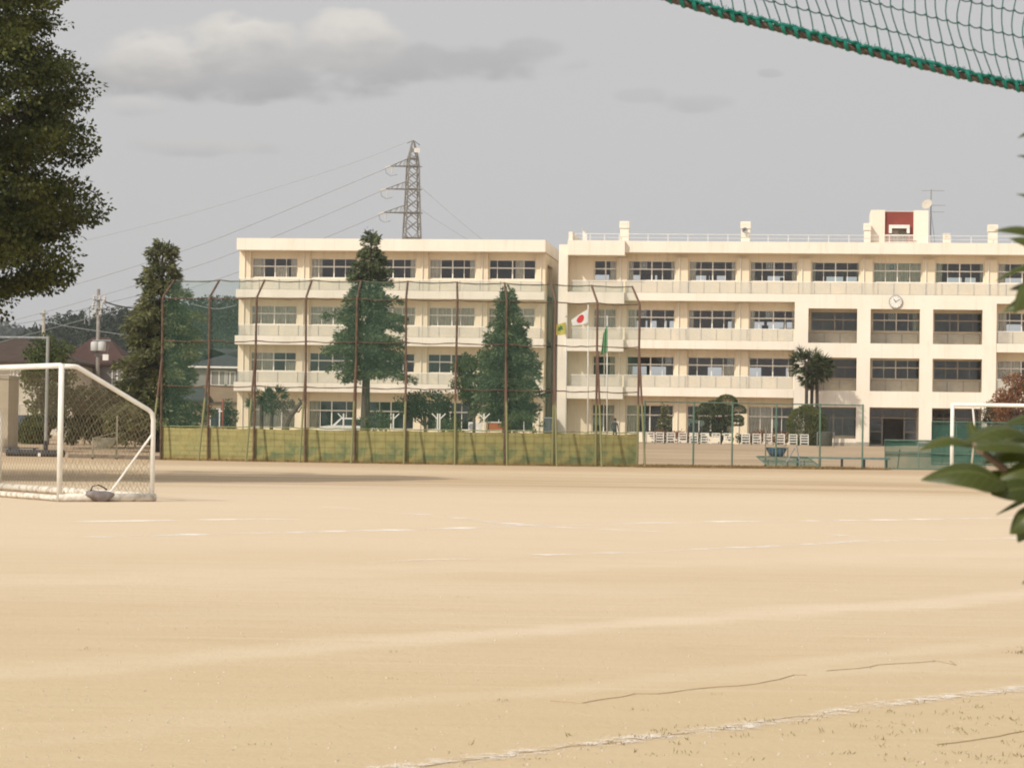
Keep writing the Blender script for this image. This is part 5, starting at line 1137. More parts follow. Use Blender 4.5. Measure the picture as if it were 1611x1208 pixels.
wire('cable', 'thick sagging cable bundle from the utility pole toward the end conifer', [(163, 474), (185, 481), (215, 485), (260, 483)], 172, .05, m=DARK)
wire('cable', 'thin cable below the thick bundle on the right of the utility pole', [(163, 476), (172, 484), (190, 483), (240, 481)], 172, .025)
wire('cable', 'cable crossing from the pale pole past the utility pole below its top', [(0, 513), (66, 503), (155, 480), (260, 455)], 173, .02)
wire('cable', 'low cable sloping right before the wooded hill', [(69, 505), (110, 514), (155, 521), (215, 529), (270, 533)], 171, .025)
wire('cable', 'slack cable hanging across the net bays left of the school', [(300, 478), (340, 486), (372, 480)], 185, .03)
p = base_at(66, 176); B = thing('utility_pole', 'thin pale pole rising behind the leafy green tree', 'utility pole', p); MB().tube([(0, 0, 0), Vector(at(69, 488, 176))-p], [.15, .11], 10).build('pole', CONC, B, smooth=True); MB().tube([Vector(at(63, 494, 175.8))-p, Vector(at(75, 493, 175.8))-p], .04, 5).build('crossarm', GREYM, B)

# ------------------------------------------------------------------ houses on the left
ROOFB = mat('brown_roof_tiles', (.075, .05, .036), .8, (.055, .037, .028), 2, 4, .4, 12); ROOFR = mat('red_brown_roof', (.08, .042, .032), .8, (.062, .034, .028), 2, 4, .3, 10)
ROOFG = mat('slate_grey_roof', (.045, .046, .05), .8, (.055, .055, .06), 2, 4, .3, 12); STUC = mat('beige_stucco', (.46, .39, .29), .85, (.4, .34, .25), 1.5); STUCW = mat('pale_stucco', (.62, .56, .46), .85, (.55, .5, .4), 1.5)
TANW = mat('tan_siding', (.30, .22, .15), .8, (.26, .19, .13), 2); GREYW = mat('grey_siding', (.25, .235, .21), .8, (.22, .205, .19), 2)
def hip(mb, x0, x1, y0, y1, z, h, ov=.5, r=None):
    x0 -= ov; x1 += ov; y0 -= ov; y1 += ov; r = (y1-y0)/2 if r is None else r; ym = (y0+y1)/2
    mb.add([(x0, y0, z), (x1, y0, z), (x1, y1, z), (x0, y1, z), (x0+r, ym, z+h), (x1-r, ym, z+h), (x0, y0, z-.16), (x1, y0, z-.16), (x1, y1, z-.16), (x0, y1, z-.16)],
           [(0, 1, 5, 4), (1, 2, 5), (2, 3, 4, 5), (3, 0, 4), (6, 7, 1, 0), (7, 8, 2, 1), (8, 9, 3, 2), (9, 6, 0, 3), (9, 8, 7, 6)])
    return mb
def house_window(B, x, z, w, h, y=-.04):
    f = frame_mb(w, h, None, 2, .06).build('window', WHITE, B, (x, y, z)); MB().quad((.05, .05, .05), (w-.05, .05, .05), (w-.05, .05, h-.05), (.05, .05, h-.05)).build('pane', mat('dark_pane', (.035, .045, .055), .15, spec=.6), f); return f
Y = 168; b = base_at(100, Y); w = lambda px: (px-100)*Y/F; zz = lambda py, Y=168, px=100: at(px, py, Y).z-ground(Y)
H1 = thing('house', 'pale house under a wide dark brown hipped roof, by the leafy green tree', 'house', b)
MB().box(w(-90), w(112), 0, 8, -.3, zz(572)).build('wall', STUCW, H1); hip(MB(), w(-90), w(112), 0, 8, zz(570), zz(531)-zz(570), .6).build('roof', ROOFB, H1)
house_window(H1, w(14), zz(605), .55, .95); house_window(H1, w(24), zz(605), .5, .95); house_window(H1, w(-40), zz(605), 1.5, 1.0); house_window(H1, w(28), zz(662), 1.5, 1.1)
MB().tube([(w(20), -.06, 0), (w(20), -.06, zz(575))], .05, 6).build('downpipe', WHITE, H1)
Y2 = 176; b = base_at(150, Y2); w = lambda px: (px-150)*Y2/F; zz = lambda py: at(150, py, Y2).z-ground(Y2)
H2 = thing('house', 'grey walled house with a red brown roof behind the utility pole', 'house', b)
MB().box(w(100), w(190), 0, 7, -.3, zz(573)).build('wall', GREYW, H2); hip(MB(), w(96), w(190), 0, 7, zz(571), zz(528)-zz(571), .4, 1.9).build('roof', ROOFR, H2)
house_window(H2, w(124), zz(590), .85, .75); house_window(H2, w(174), zz(606), .75, 1.2); house_window(H2, w(165), zz(660), 1.3, 1.1)
Y3 = 216; b = base_at(330, Y3); w = lambda px: (px-330)*Y3/F; zz = lambda py: at(330, py, Y3).z-ground(Y3)
H3 = thing('house', 'two storey house with slate grey roof seen through the net left of the school', 'house', b)
MB().box(w(297), w(400), 0, 8, zz(634), zz(576)).build('wall', GREYW, H3); MB().box(w(295), w(400), -.25, -.004, zz(632), zz(607)).build('balcony_wall', TANW, H3)
MB().box(w(297.5), w(399), .02, 7.9, -.3, zz(634)).build('lower_wall', TANW, H3)
hip(MB(), w(297), w(400), 0, 8, zz(576), zz(546)-zz(576), .4, 4.6).build('roof', ROOFG, H3); MB().box(w(293), w(404), -.5, -.42, zz(579), zz(576.2)).build('fascia', WHITE, H3)
house_window(H3, w(330), zz(606), 1.4, 1.25); house_window(H3, w(352), zz(606), .9, 1.2); house_window(H3, w(330), zz(672), 1.6, 1.6); house_window(H3, w(303), zz(668), 1.0, 1.3)
Y4 = 174; b = base_at(285, Y4); w = lambda px: (px-285)*Y4/F; zz = lambda py: at(285, py, Y4).z-ground(Y4)
H4 = thing('house', 'low tan house with a grey lean to roof behind the first yellow panels', 'house', b)
MB().box(w(262), w(318), 0, 3.4, -.3, zz(630)).build('wall', TANW, H4); hip(MB(), w(262), w(318), 0, 3.4, zz(628), zz(607)-zz(628), .3, .5).build('roof', ROOFG, H4); house_window(H4, w(277), zz(668), .95, 1.35); MB().box(w(272), w(300), -.4, -.01, zz(636), zz(634)).build('awning', WHITE, H4)
b = base_at(350, 171); T = thing('marker_pole', 'thin red pole standing before the two storey house', 'pole', b); MB().tube([(0, 0, 0), Vector(at(351, 627, 171))-b], .06, 8).build('pole', RED, T, smooth=True); MB().box(-.3, .02, -.03, .03, 1.75, 1.85).build('arm', WHITE, T)
# pale shed at the left edge
b = base_at(-40, 119); w = lambda px: (px+40)*119/F; B = thing('storage_shed', 'pale beige shed wall corner at the left edge behind the goal', 'shed', b)
zz = lambda py: at(5, py, 119).z
MB().box(w(-130), w(12), 0, 2.5, .25, zz(598), .02).build('wall', STUC, B); MB().box(w(-132), w(12.6), -.04, 2.6, zz(598)+.003, zz(592)).build('roof', CONC, B); MB().box(w(-132), w(14), -.06, 2.6, -.1, .247).build('plinth', CONC, B); MB().box(w(-100), w(-70), -.03, -.003, .3, 2.2).build('door', GREYM, B)
# ------------------------------------------------------------------ cars
def car(label, loc, rz, col, plate):
    T = thing('parked_car', label, 'car', loc, rz); P_ = mat('car_paint_'+col[0], col[1], .25, spec=.6); GLS = mat('dark_pane', (.035, .045, .055), .15, spec=.6)
    prof = [(-1.68, .28), (-1.7, .75), (-1.55, .86), (-.75, .95), (-.2, 1.46), (1.3, 1.5), (1.62, 1.0), (1.68, .7), (1.66, .28)]
    mb = MB(); vs = []; n = len(prof)
    for y, ins in ((-.74, .06), (-.66, 0), (.66, 0), (.74, .06)):
        for (x, z) in prof: vs.append((x*(1-.02*(ins > 0)), y*(.86 if z > 1.2 else 1), z-(ins*.4 if z > .9 else 0)))
    fs = [(k*n+i, k*n+(i+1) % n, (k+1)*n+(i+1) % n, (k+1)*n+i) for k in range(3) for i in range(n)]+[tuple(range(n-1, -1, -1)), tuple(range(3*n, 4*n))]
    mb.add(vs, fs).build('body', P_, T)
    MB().quad((-.74, -.55, .97), (-.74, .55, .97), (-.24, .52, 1.43), (-.24, -.52, 1.43)).build('windscreen', GLS, T).location = (-.012, 0, .008)
    for s_ in (-1, 1):
        y = s_*.742; MB().add([(-.55, y, .95), (1.35, y, .95), (1.15, s_*.655, 1.38), (-.15, s_*.655, 1.38)], [(0, 1, 2, 3)]).build('side_window', GLS, T)
        MB().box(-1.72, -1.6, s_*.55-.14, s_*.55+.14, .62, .78, .03).build('headlight', WHITE, T)
        for x in (-1.1, 1.1):
            m_ = MB(); m_.M = Matrix.Translation((x, s_*.68, .29)) @ Matrix.Rotation(math.pi/2, 4, 'X'); wh = m_.lathe([(.2, -.08), (.28, -.07), (.29, 0), (.28, .07), (.2, .08)], 18).build('wheel', DARK, T, smooth=True)
            m_ = MB(); m_.M = Matrix.Translation((x, s_*.70, .29)) @ Matrix.Rotation(math.pi/2, 4, 'X'); m_.lathe([(.02, -.085), (.18, -.08), (.18, .08), (.02, .085)], 14).build('rim', GREYM, wh)
    MB().box(-1.735, -1.715, -.165, .165, .42, .59).build('number_plate', mat('plate_'+plate[0], plate[1], .5), T)
    return T
b = base_at(30, 150); car('dark blue grey car with a yellow number plate beside the low bush', b, R_(62), ('dark', (.035, .045, .055)), ('yellow', (.7, .36, .04)))
b = base_at(540, 176); car('white car parked before the school, only its top above the yellow panels', b, R_(4), ('white', (.75, .73, .68)), ('white', (.8, .8, .78)))

# ------------------------------------------------------------------ flags and poles
def flag(name, label, px_pole, ytop, Y, poly, cols, emblem=None, cat='flag'):
    b = base_at(px_pole, Y); T = thing('flagpole', 'tall %s flagpole on the school front, %s' % (label.split()[1], {'middle': 'carrying the red disc flag', 'left': 'carrying the yellow flag', 'right': 'carrying the limp green flag'}[label.split()[0]]), 'flagpole', b); top = at(px_pole+.3, ytop, Y)-b
    MB().tube([(0, 0, 0), top], [.06, .035], 8).build('pole', WHITE, T, smooth=True); MB().lathe([(.01, -.06), (.07, 0), (.01, .06)], 10, tuple(top)).build('finial', GREYM, T)
    return b
FB = {}
def flag_cloth(name, label, Y, q, nu, nv, col, amp, disc=None, folds=2.2):
    """cloth between four pixel corners q = hoist top, fly top, fly bottom, hoist bottom"""
    A_, B_, C_, D_ = [Vector(at(x, y, Y)) for x, y in q]; o = A_.copy()
    def P(u, v):
        p = A_.lerp(B_, u).lerp(D_.lerp(C_, u), v); return p-o+Vector((0, -.15-amp*math.sin(u*folds*3.1+v*1.3)*u**.6, .03*math.sin(u*5+v*3)*u))
    mb = MB(); vs = [P(i/nu, j/nv) for j in range(nv+1) for i in range(nu+1)]
    mb.add(vs, [(j*(nu+1)+i, j*(nu+1)+i+1, (j+1)*(nu+1)+i+1, (j+1)*(nu+1)+i) for j in range(nv) for i in range(nu)])
    c = mb.build(name, col, None, o, smooth=True); tag(c, label, 'flag')
    if disc:
        (cu, cv, ru, rv, m_, fn) = disc; e = MB(); n = 36
        for (pts) in fn(cu, cv, ru, rv): e.add([P(u, v)+Vector((0, -.02, 0)) for u, v in pts], [tuple(range(len(pts)))])
        e.build('emblem', m_, c)
    return c
FW = mat('white_flag_cloth', (.8, .77, .72), .9); FY = mat('yellow_flag_cloth', (.55, .47, .10), .9, (.5, .42, .08), 3); FG = mat('green_flag_cloth', (.16, .36, .17), .9, (.12, .3, .14), 3); FRED = mat('red_flag_disc', (.62, .03, .04), .9); FGE = mat('green_emblem', (.05, .16, .05), .9)
flag('flagpole', 'middle white', 925, 478, 181, None, None); flag('flagpole', 'left grey', 890.5, 498, 182, None, None); flag('flagpole', 'right white', 955, 496, 180, None, None)
def rings(cu, cv, ru, rv):
    k = 10; out = []
    for j in range(k):
        r0, r1 = j/k, (j+1)/k
        for i in range(28):
            a, b_ = 2*math.pi*i/28, 2*math.pi*(i+1)/28; out.append([(cu+ru*r0*math.cos(a), cv+rv*r0*math.sin(a)), (cu+ru*r1*math.cos(a), cv+rv*r1*math.sin(a)), (cu+ru*r1*math.cos(b_), cv+rv*r1*math.sin(b_)), (cu+ru*r0*math.cos(b_), cv+rv*r0*math.sin(b_))])
    return out
flag_cloth('flag', 'white flag with a red disc flying on the middle flagpole', 181, [(925.5, 486), (898.5, 503), (900.5, 513.5), (925, 508)], 18, 10, FW, .07, (.48, .47, .22, .34, FRED, rings))
def sprig(cu, cv, ru, rv):
    out = []
    for k in range(5):
        a = R_(-90+(k-2)*52); d = (math.cos(a), math.sin(a)); n_ = (-d[1], d[0]); out.append([(cu, cv), (cu+ru*(.55*d[0]+.24*n_[0]), cv+rv*(.55*d[1]+.24*n_[1])), (cu+ru*d[0], cv+rv*d[1]), (cu+ru*(.55*d[0]-.24*n_[0]), cv+rv*(.55*d[1]-.24*n_[1]))])
    out.append([(cu-ru*.09, cv), (cu+ru*.09, cv), (cu+ru*.09, cv+rv*.8), (cu-ru*.09, cv+rv*.8)]); return out
flag_cloth('flag', 'yellow flag with a small green emblem on the left flagpole', 182, [(890.5, 507), (874, 511), (874.5, 528), (890, 526)], 14, 10, FY, .08, (.55, .45, .3, .34, FGE, sprig))
flag_cloth('flag', 'limp green flag hanging down the right flagpole', 180, [(955.5, 512), (949, 524), (945, 560), (955, 552)], 14, 16, FG, .14, folds=4)

# ------------------------------------------------------------------ person by the entrance
def person():
    b = base_at(967, 180); T = thing('person', 'person in dark clothes standing by the right block behind the end yellow panel', 'person', b, R_(20))
    V_ = [(0, 0, .92), (0, .0, 1.18), (0, -.01, 1.38), (0, -.02, 1.47), (-.01, -.05, 1.58), (-.01, -.06, 1.68), (-.09, 0, .86), (-.10, -.03, .48), (-.10, .0, .08), (-.11, -.13, .04), (.09, 0, .86), (.11, -.02, .48), (.12, .03, .08), (.12, -.10, .04),
          (-.19, 0, 1.38), (-.25, .0, 1.10), (-.22, -.16, .92), (-.21, -.22, .86), (.19, 0, 1.38), (.25, .03, 1.10), (.24, -.08, .88), (.24, -.12, .80)]
    E_ = [(0, 1), (1, 2), (2, 3), (3, 4), (4, 5), (0, 6), (6, 7), (7, 8), (8, 9), (0, 10), (10, 11), (11, 12), (12, 13), (2, 14), (14, 15), (15, 16), (16, 17), (2, 18), (18, 19), (19, 20), (20, 21)]
    Rr = [.14, .135, .13, .055, .10, .085, .09, .062, .045, .04, .09, .062, .045, .04, .06, .046, .034, .03, .06, .046, .034, .03]
    me = bpy.data.meshes.new('body'); me.from_pydata(V_, E_, []); o = bpy.data.objects.new('body', me); COL.objects.link(o); o.parent = T
    sk = o.modifiers.new('skin', 'SKIN'); o.modifiers.new('sub', 'SUBSURF').render_levels = 2
    for d, r in zip(me.skin_vertices[0].data, Rr): d.radius = (r, r*.85)
    me.skin_vertices[0].data[0].use_root = True
    m = bpy.data.materials.new('clothed_body'); m.use_nodes = True; n, l = m.node_tree.nodes, m.node_tree.links; b_ = n['Principled BSDF']; b_.inputs['Roughness'].default_value = .85
    t = n.new('ShaderNodeTexCoord'); s_ = n.new('ShaderNodeSeparateXYZ'); l.new(t.outputs['Object'], s_.inputs[0]); r = n.new('ShaderNodeValToRGB'); l.new(s_.outputs[2], r.inputs[0]); r.color_ramp.interpolation = 'CONSTANT'
    e = r.color_ramp.elements; e[0].position = 0; e[0].color = (.03, .03, .03, 1); e[1].position = .07; e[1].color = (.03, .035, .04, 1)
    mr = n.new('ShaderNodeMath'); mr.operation = 'DIVIDE'; mr.inputs[1].default_value = 2.0; l.new(s_.outputs[2], mr.inputs[0]); l.new(mr.outputs[0], r.inputs[0])
    for p_, c in ((.46, (.05, .055, .07)), (.725, (.42, .26, .18))): x = e.new(p_); x.color = (*c, 1)
    l.new(r.outputs[0], b_.inputs['Base Color']); me.materials.append(m)
    h = MB(); h.lathe([(.02, .13), (.07, .115), (.098, .07), (.107, .02), (.104, -.02), (.09, -.05)], 14, (-.01, -.035, 1.62)).build('hair', mat('dark_hair', (.015, .012, .01), .6), T, smooth=True)
    MB().lathe([(.003, 0), (.018, .005), (.012, .03), (.003, .045)], 8, (-.01, -.155, 1.575)).build('nose', mat('skin', (.42, .26, .18), .6), T)
person()

# ------------------------------------------------------------------ yard things between fence and school
def net_frame():
    b = base_at(72, 115); T = thing('net_frame', 'tall grey metal frame post with a thin top bar left of the goal', 'frame', b); f = lambda px, py: Vector(at(px, py, 115))-b
    MB().tube([(0, 0, 0), f(75.5, 529)], .075, 10).build('post', mat('blue_grey_paint', (.25, .27, .27), .5, (.32, .31, .27), 4), T); MB().tube([f(-150, 529), f(75.5, 531.5)], .05, 8).build('top_bar', GREYM, T); MB().tube([(0, 0, -.05), (0, 0, .62)], .1, 10).build('base_sleeve', DARK, T); MB().tube([f(-150, 700)*1, f(-150, 529)], .075, 10).build('post', GREYM, T)
net_frame()
def ball_cart(label, loc, rz, liner, Hh=1.75, sc=1.0):
    T = thing('ball_cart', label, 'cart', loc, rz); w, d, z0, z1 = .48, .36, .42, .85; FM = mat('cart_steel', (.3, .28, .2), .6, (.22, .2, .14), 6); fr = MB()
    for x in (-w, w):
        for y in (-d, d): fr.tube([(x, y, .03), (x, y, z1 if x < 0 else Hh)], .022, 6)
    for z in (z0, z1):
        fr.tube([(-w, -d, z), (w, -d, z), (w, d, z), (-w, d, z), (-w, -d, z)], .02, 6)
    fr.tube([(w, -d, Hh), (w, d, Hh)], .022, 6).tube([(w, -d, Hh*.78), (w, d, Hh*.78)], .016, 6).tube([(-w, -d, z1), (w, -d, z1+.25)], .016, 6); fr.build('frame', FM, T)
    b = MB(); n, m_ = 12, 6; vs = []
    for j in range(m_+1):
        v = j/m_
        for i in range(n+1): u = i/n; vs.append(((u*2-1)*w*.96, (v*2-1)*d*.96, z1-.02-(z1-z0)*(1-abs(2*u-1)**3)*(1-abs(2*v-1)**3)+.02*math.sin(u*9+v*5)))
    b.add(vs, [(j*(n+1)+i, j*(n+1)+i+1, (j+1)*(n+1)+i+1, (j+1)*(n+1)+i) for j in range(m_) for i in range(n)]).build('basket', liner, T, smooth=True)
    mb = MB()
    for y in (-d, d):
        for i in range(7): x = -w+2*w*i/6; mb.tube([(x, y, z0), (x, y, z1)], .008, 4)
    for x in (-w, w):
        for i in range(1, 5): y = -d+2*d*i/5; mb.tube([(x, y, z0), (x, y, z1)], .008, 4)
    mb.build('wire_side', FM, T)
    for x in (-w, w):
        for y in (-d, d): mm = MB(); mm.M = Matrix.Translation((x, y, .045)) @ Matrix.Rotation(math.pi/2, 4, 'X'); mm.lathe([(.02, -.02), (.045, -.018), (.045, .018), (.02, .02)], 10).build('caster', DARK, T)
    return T
LIN1 = mat('pale_liner', (.42, .42, .36), .7, (.25, .27, .24), 7); LIN2 = mat('blue_tarp', (.05, .14, .24), .55, (.12, .2, .27), 3)
b = base_at(165, 103); ball_cart('wire ball cart with a pale liner seen through the left goal', b, R_(12), LIN1)
b = base_at(1222, 111); ball_cart('wire ball cart with a sagging blue tarpaulin behind the low green fence', b, R_(172), LIN2)
def bench(name, label, loc, rz, L, W_, H, m, legs=2, lm=None, cat='bench', th=.05):
    T = thing(name, label, cat, loc, rz); MB().box(-L/2, L/2, -W_/2, W_/2, H-th, H, .008).build('seat', m, T)
    for i in range(legs):
        x = -L/2+.15+(L-.3)*i/(legs-1); MB().box(x-.04, x+.04, -W_/2+.03, W_/2-.03, 0, H-th-.002).build('leg', lm or DARK, T)
    return T
b = base_at(35, 112); bench('bench', 'low dark blue bench standing behind the black rolled mat', b, R_(-2), 1.4, .35, .34, mat('blue_bench', (.04, .06, .08), .6, (.06, .08, .09), 5), 2)
b = base_at(238, 134); bench('bench', 'reddish brown wooden bench beyond the side of the left goal', b, R_(3), 2.0, .5, .48, mat('red_brown_wood', (.19, .07, .04), .7, (.14, .05, .03), 4, stretch=(.4, 4, 1)), 3, CONC, th=.12)
b = base_at(56, 108); T = thing('rolled_mat', 'long black rolled mat lying on the sand behind the left goal', 'mat', b, R_(-14)); rl = MB()
for k in range(4): rl.tube([(-1.3+k*.655, 0, .15), (-1.3+k*.655+.64, .02*(k % 2), .15)], .15, 12)
rl.build('roll', DARK, T, smooth=False); MB().box(.2, .32, -.17, -.14, .02, .16).build('tape', WHITE, T)
kb = base_at(108, 106); ke = base_at(258, 104); o = MB()
d = (ke-kb); L = d.length; o.box(0, L, 0, .2, -.05, .16, .02); kk = o.build('kerb', mat('dark_kerb', (.13, .10, .075), .9, (.2, .16, .12), 4), None, kb); kk.rotation_euler = (0, 0, math.atan2(d.y, d.x)); kk['kind'] = 'structure'
# long low bench, toppled screen and practice screens on the right
b = base_at(1325, 112); bench('bench', 'very long low blue green bench on dark legs behind the low fence', b, R_(-1), 4.2, .35, .46, mat('teal_bench', (.12, .19, .18), .6, (.2, .24, .2), 4), 5, th=.1)
SCN = sheet('screen_net', (.05, .14, .10), .58, .9, .3)
def screen(label, loc, rz, L, H, tilt, bands=(), cols=3):
    T = thing('practice_screen', label, 'net screen', loc, rz); up = Vector((0, math.sin(tilt), math.cos(tilt)))
    P = lambda x, v: Vector((x, 0, .03))+up*(H*v); fr = MB().tube([P(0, 0), P(L, 0), P(L, 1), P(0, 1), P(0, 0)], .03, 8)
    fr.tube([P(0, .55), P(L, .55)], .022, 6)
    for i in range(1, cols): fr.tube([P(L*i/cols, 0), P(L*i/cols, 1)], .02, 6)
    fr.build('frame', TEALP, T)
    for i in (0, 1): MB().tube([P(L*(.15+.7*i), .7), Vector((L*(.15+.7*i), H*.6+.2, .02))], .022, 6).build('stay', TEALP, T)
    nt = MB(); n = 10
    for i in range(n):
        a, b_ = L*i/n, L*(i+1)/n; bul = lambda x: Vector((0, .05+.05*math.sin(x*3), 0))
        nt.quad(P(a, 0)+bul(a), P(b_, 0)+bul(b_), P(b_, 1)+bul(b_), P(a, 1)+bul(a))
        for (v0, v1) in bands: nt.quad(P(a, v0)+bul(a)*1.3, P(b_, v0)+bul(b_)*1.3, P(b_, v1)+bul(b_)*1.3, P(a, v1)+bul(a)*1.3)
    nt.build('net', SCN, T); return T
b = base_at(1393, 109); screen('low green framed net screen right of the long bench', b, R_(-2), 4.3, 1.25, R_(14), ((.8, .97), (.42, .6)))
b = base_at(1466, 122); screen('taller green net screen standing before the dark entrance windows', b, R_(0), 4.8, 2.05, R_(2), ((.05, .9),), 4)
b = base_at(1211, 108.5); T = screen('toppled green net screen lying propped at the foot of the low fence', b, R_(8), 2.3, 2.4, R_(80)); 
for x, y in ((1.2, .4), (1.5, .5)): MB().tube([(x-.35, y, .25), (x, y, .85)] if x < 1.4 else [(x, y, .05), (x-.2, y, .95)], .03, 6).build('prop', GREYM, T)
# slatted white stands along the flower bed
p0 = None; ords = ['leftmost', 'second', 'third', 'fourth', 'fifth', 'sixth', 'seventh', 'eighth', 'ninth', 'tenth', 'eleventh', 'twelfth', 'thirteenth', 'fourteenth', 'rightmost']
for i, px in enumerate((1009, 1023, 1038, 1055.5, 1074, 1091.5, 1109, 1126.5, 1145, 1173, 1190.5, 1208, 1228, 1247.5, 1265.5)):
    loc = base_at(px, 179.6+.12*random.random()); lab = 'white slatted stand, %s in the row along the flower bed%s' % (ords[i], '' if i in (0, 14) else ' counting from the left')
    if p0 is None:
        p0 = thing('slatted_stand', lab, 'stand', loc, -TH, 'white slatted stands along the flower bed'); m_ = MB()
        for x in (-.27, .27): MB().box(x-.03, x+.03, -.03, .03, 0, .8).build('upright', WHITE, p0)
        for z in (.24, .42, .6, .77): MB().box(-.3, .3, -.055, -.031, z-.035, z+.03).build('slat', WHITE, p0)
        MB().box(-.32, .32, -.2, .2, .0, .09).build('foot', CONC, p0)
    else:
        c = copy_tree(p0); c.location = loc; c.rotation_euler = (0, 0, -TH+random.gauss(0, .06)); c['label'] = lab
b = base_at(1299, 168); T = thing('waste_bin', 'dark grey green bin beside the large dome bush', 'bin', b, R_(-5)); BM = mat('bin_plastic', (.06, .065, .05), .6, (.08, .08, .06), 5)
MB().lathe([(.40, .08), (.43, .12), (.46, .85), (.47, .9), (.44, .92), (.42, .6)], 22).build('body', BM, T, smooth=True); MB().lathe([(.46, .93), (.48, .95), (.46, 1.0), (.2, 1.03)], 22).build('lid', BM, T, smooth=True)
for x in (-.55, .55): MB().tube([(x, 0, 0), (x, 0, 1.0), (x*.86, 0, 1.0)], .03, 6).build('handle', GREYM, T)
# Y shaped white supports behind the panels
for k, (px, arms, lab) in enumerate(((540, (-1,), 'white post with one arm up to the left, before the white car'), (618.5, (1,), 'white post with one arm up to the right, beside the tallest conifer'), (688, (-1,), 'left of two close white posts with arms spread, near the dome bush'), (691.5, (1,), 'right of two close white posts with arms spread, near the dome bush'), (761, (-1, 1), 'white forked post under the shorter conifer'))):
    b = base_at(px, 150); T = thing('forked_post', lab, 'post', b, 0, 'white forked posts behind the backstop'); MB().tube([(0, 0, 0), (0, 0, hgt(650.5, px, 150))], .045, 8).build('pole', WHITE, T)
    for s_ in arms: MB().tube([(s_*.02, 0, hgt(659, px, 150)), (s_*.34, 0, hgt(650.5, px, 150))], .035, 6).build('arm', WHITE, T)
b = base_at(780, 176); T = thing('storage_crate', 'orange wooden crate on legs below the shorter conifer', 'crate', b); z = hgt(664, 780, 176); MB().box(-.5, .5, -.3, .3, z-.55, z-.05, .01).build('box', mat('orange_wood', (.42, .13, .04), .7, (.34, .1, .03), 3), T)
MB().box(-.58, .58, -.34, .34, z-.047, z+.02).build('top', WHITE, T)
for x in (-.45, .45): MB().box(x-.03, x+.03, -.28, .28, 0, z-.552).build('leg', GREYM, T)
b = base_at(750, 178); T = thing('air_conditioner', 'white air conditioner unit against the left block wall', 'appliance', b); MB().box(-.6, .3, -.3, .1, 0, hgt(664, 750, 178), .02).build('body', WHITE, T); m_ = MB(); m_.M = Matrix.Translation((-.38, -.302, hgt(671, 750, 178))) @ RX; m_.lathe([(.18, 0), (.2, .02), (.15, .025), (.05, .02)], 16).build('fan_grille', GREYM, T)

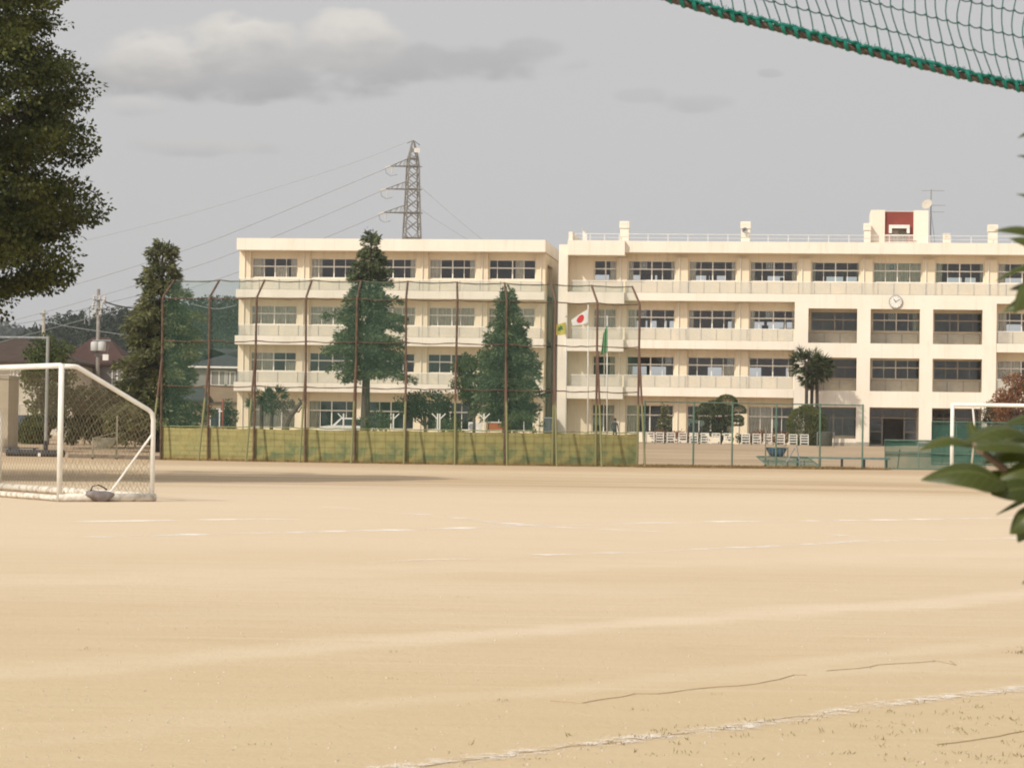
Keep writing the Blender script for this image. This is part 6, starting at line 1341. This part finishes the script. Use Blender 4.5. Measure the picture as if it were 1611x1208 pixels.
# ------------------------------------------------------------------ far hills and woods
def far_hills():
    global rng
    rng = np.random.default_rng(77)
    def ridge(name, Y0, prof, depth, m):
        xs = np.linspace(prof[0][0], prof[-1][0], 120); tz = np.interp(xs, [p[0] for p in prof], [p[1] for p in prof]); v = []; f = []
        for j in range(9):
            t = j/8
            for i, x in enumerate(xs): v.append((x, Y0+depth*t, .4+(tz[i]-.4)*math.sin(min(1, t*1.25)*math.pi/2)))
        for j in range(8):
            for i in range(119): f.append((j*120+i, j*120+i+1, (j+1)*120+i+1, (j+1)*120+i))
        me = bpy.data.meshes.new(name); me.from_pydata(v, [], f); me.polygons.foreach_set('use_smooth', [True]*len(f)); me.update(); o = link_mesh(name, me, m); o['kind'] = 'structure'
        return lambda x, t: (Y0+depth*t, .4+(np.interp(x, xs, tz)-.4)*np.sin(np.minimum(1, t*1.25)*np.pi/2))
    def woods(name, label, fn, x0, x1, n, cr, hgt_, m, per, leaf, tmax=.95):
        x = rng.uniform(x0, x1, n); t = rng.random(n)**.7*tmax; y, z = fn(x, t); h = hgt_*(.6+.8*rng.random(n)); r = cr*(.6+.8*rng.random(n))
        C = np.repeat(np.stack([x, y, z], 1), per, 0); hh = np.repeat(h, per); rr = np.repeat(r, per); con = np.repeat(rng.random(n) < .35, per)
        q = rng.random(len(C)); a = rng.uniform(0, 6.283, len(C)); pr = np.where(con, (1-q)*.8, np.sqrt(np.maximum(0, 1-(2*q-1)**2))); rad = rr*pr*(.55+.5*rng.random(len(C)))
        C = C+np.stack([np.cos(a)*rad, np.sin(a)*rad, hh*(.15+.85*q)], 1); D = unit(np.stack([np.cos(a), np.sin(a), rng.normal(0, .5, len(C))], 1)+rng.normal(size=C.shape)*.5)
        sz = leaf*(.6+.8*rng.random(len(C))); o = leaf_mesh(name, C, D, sz, sz*.75, m); tag(o, label, 'woods', kind='stuff')
    zx = lambda Y, px, py: (at(px, py, Y).x, at(px, py, Y).z)
    HM = mat('wooded_ground', (.035, .05, .025), .9, (.05, .06, .03), .05)
    Y = 520; P = [zx(Y, -400, 600), zx(Y, 60, 580), zx(Y, 100, 556), zx(Y, 130, 540), zx(Y, 160, 534), zx(Y, 215, 532), zx(Y, 275, 524), zx(Y, 320, 516), zx(Y, 372, 514), zx(Y, 420, 518), zx(Y, 600, 570), zx(Y, 900, 620), zx(Y, 2200, 640)]
    fn = ridge('hill', Y-90, P, 90, HM)
    woods('wood', 'dark green wood covering the near hill left of the school', fn, P[0][0], P[8][0]+14, 1500, 2.3, 4.0, leafmat('wood_leaves', (.015, .028, .014), (.042, .058, .026), .15, clump=.15), 110, .48)
    Y = 1250; P = [zx(Y, -700, 560), zx(Y, -150, 545), zx(Y, -20, 536), zx(Y, 30, 536), zx(Y, 70, 545), zx(Y, 100, 556), zx(Y, 130, 548), zx(Y, 190, 530), zx(Y, 400, 545), zx(Y, 900, 600), zx(Y, 2200, 620)]
    fn = ridge('hill', Y-220, P, 220, HM); woods('wood', 'bluish distant wood on the far hill at the left edge', fn, P[0][0], P[6][0]+30, 1300, 4.5, 6, leafmat('far_wood_leaves', (.022, .038, .02), (.045, .06, .032), .15, clump=.05), 26, 2.2)
far_hills()
# ------------------------------------------------------------------ summer haze
hz = MB().box(-500, 500, -60, 1330, -1.0, 75).build('haze', None); hz['kind'] = 'stuff'; hz.display_type = 'WIRE'
hm = bpy.data.materials.new('haze_air'); hm.use_nodes = True; n = hm.node_tree.nodes; n.remove(n['Principled BSDF']); pv = n.new('ShaderNodeVolumePrincipled'); pv.inputs['Color'].default_value = (.86, .88, .92, 1); pv.inputs['Density'].default_value = .00022; pv.inputs['Anisotropy'].default_value = .2
hm.node_tree.links.new(pv.outputs[0], n['Material Output'].inputs['Volume']); hz.data.materials.append(hm)
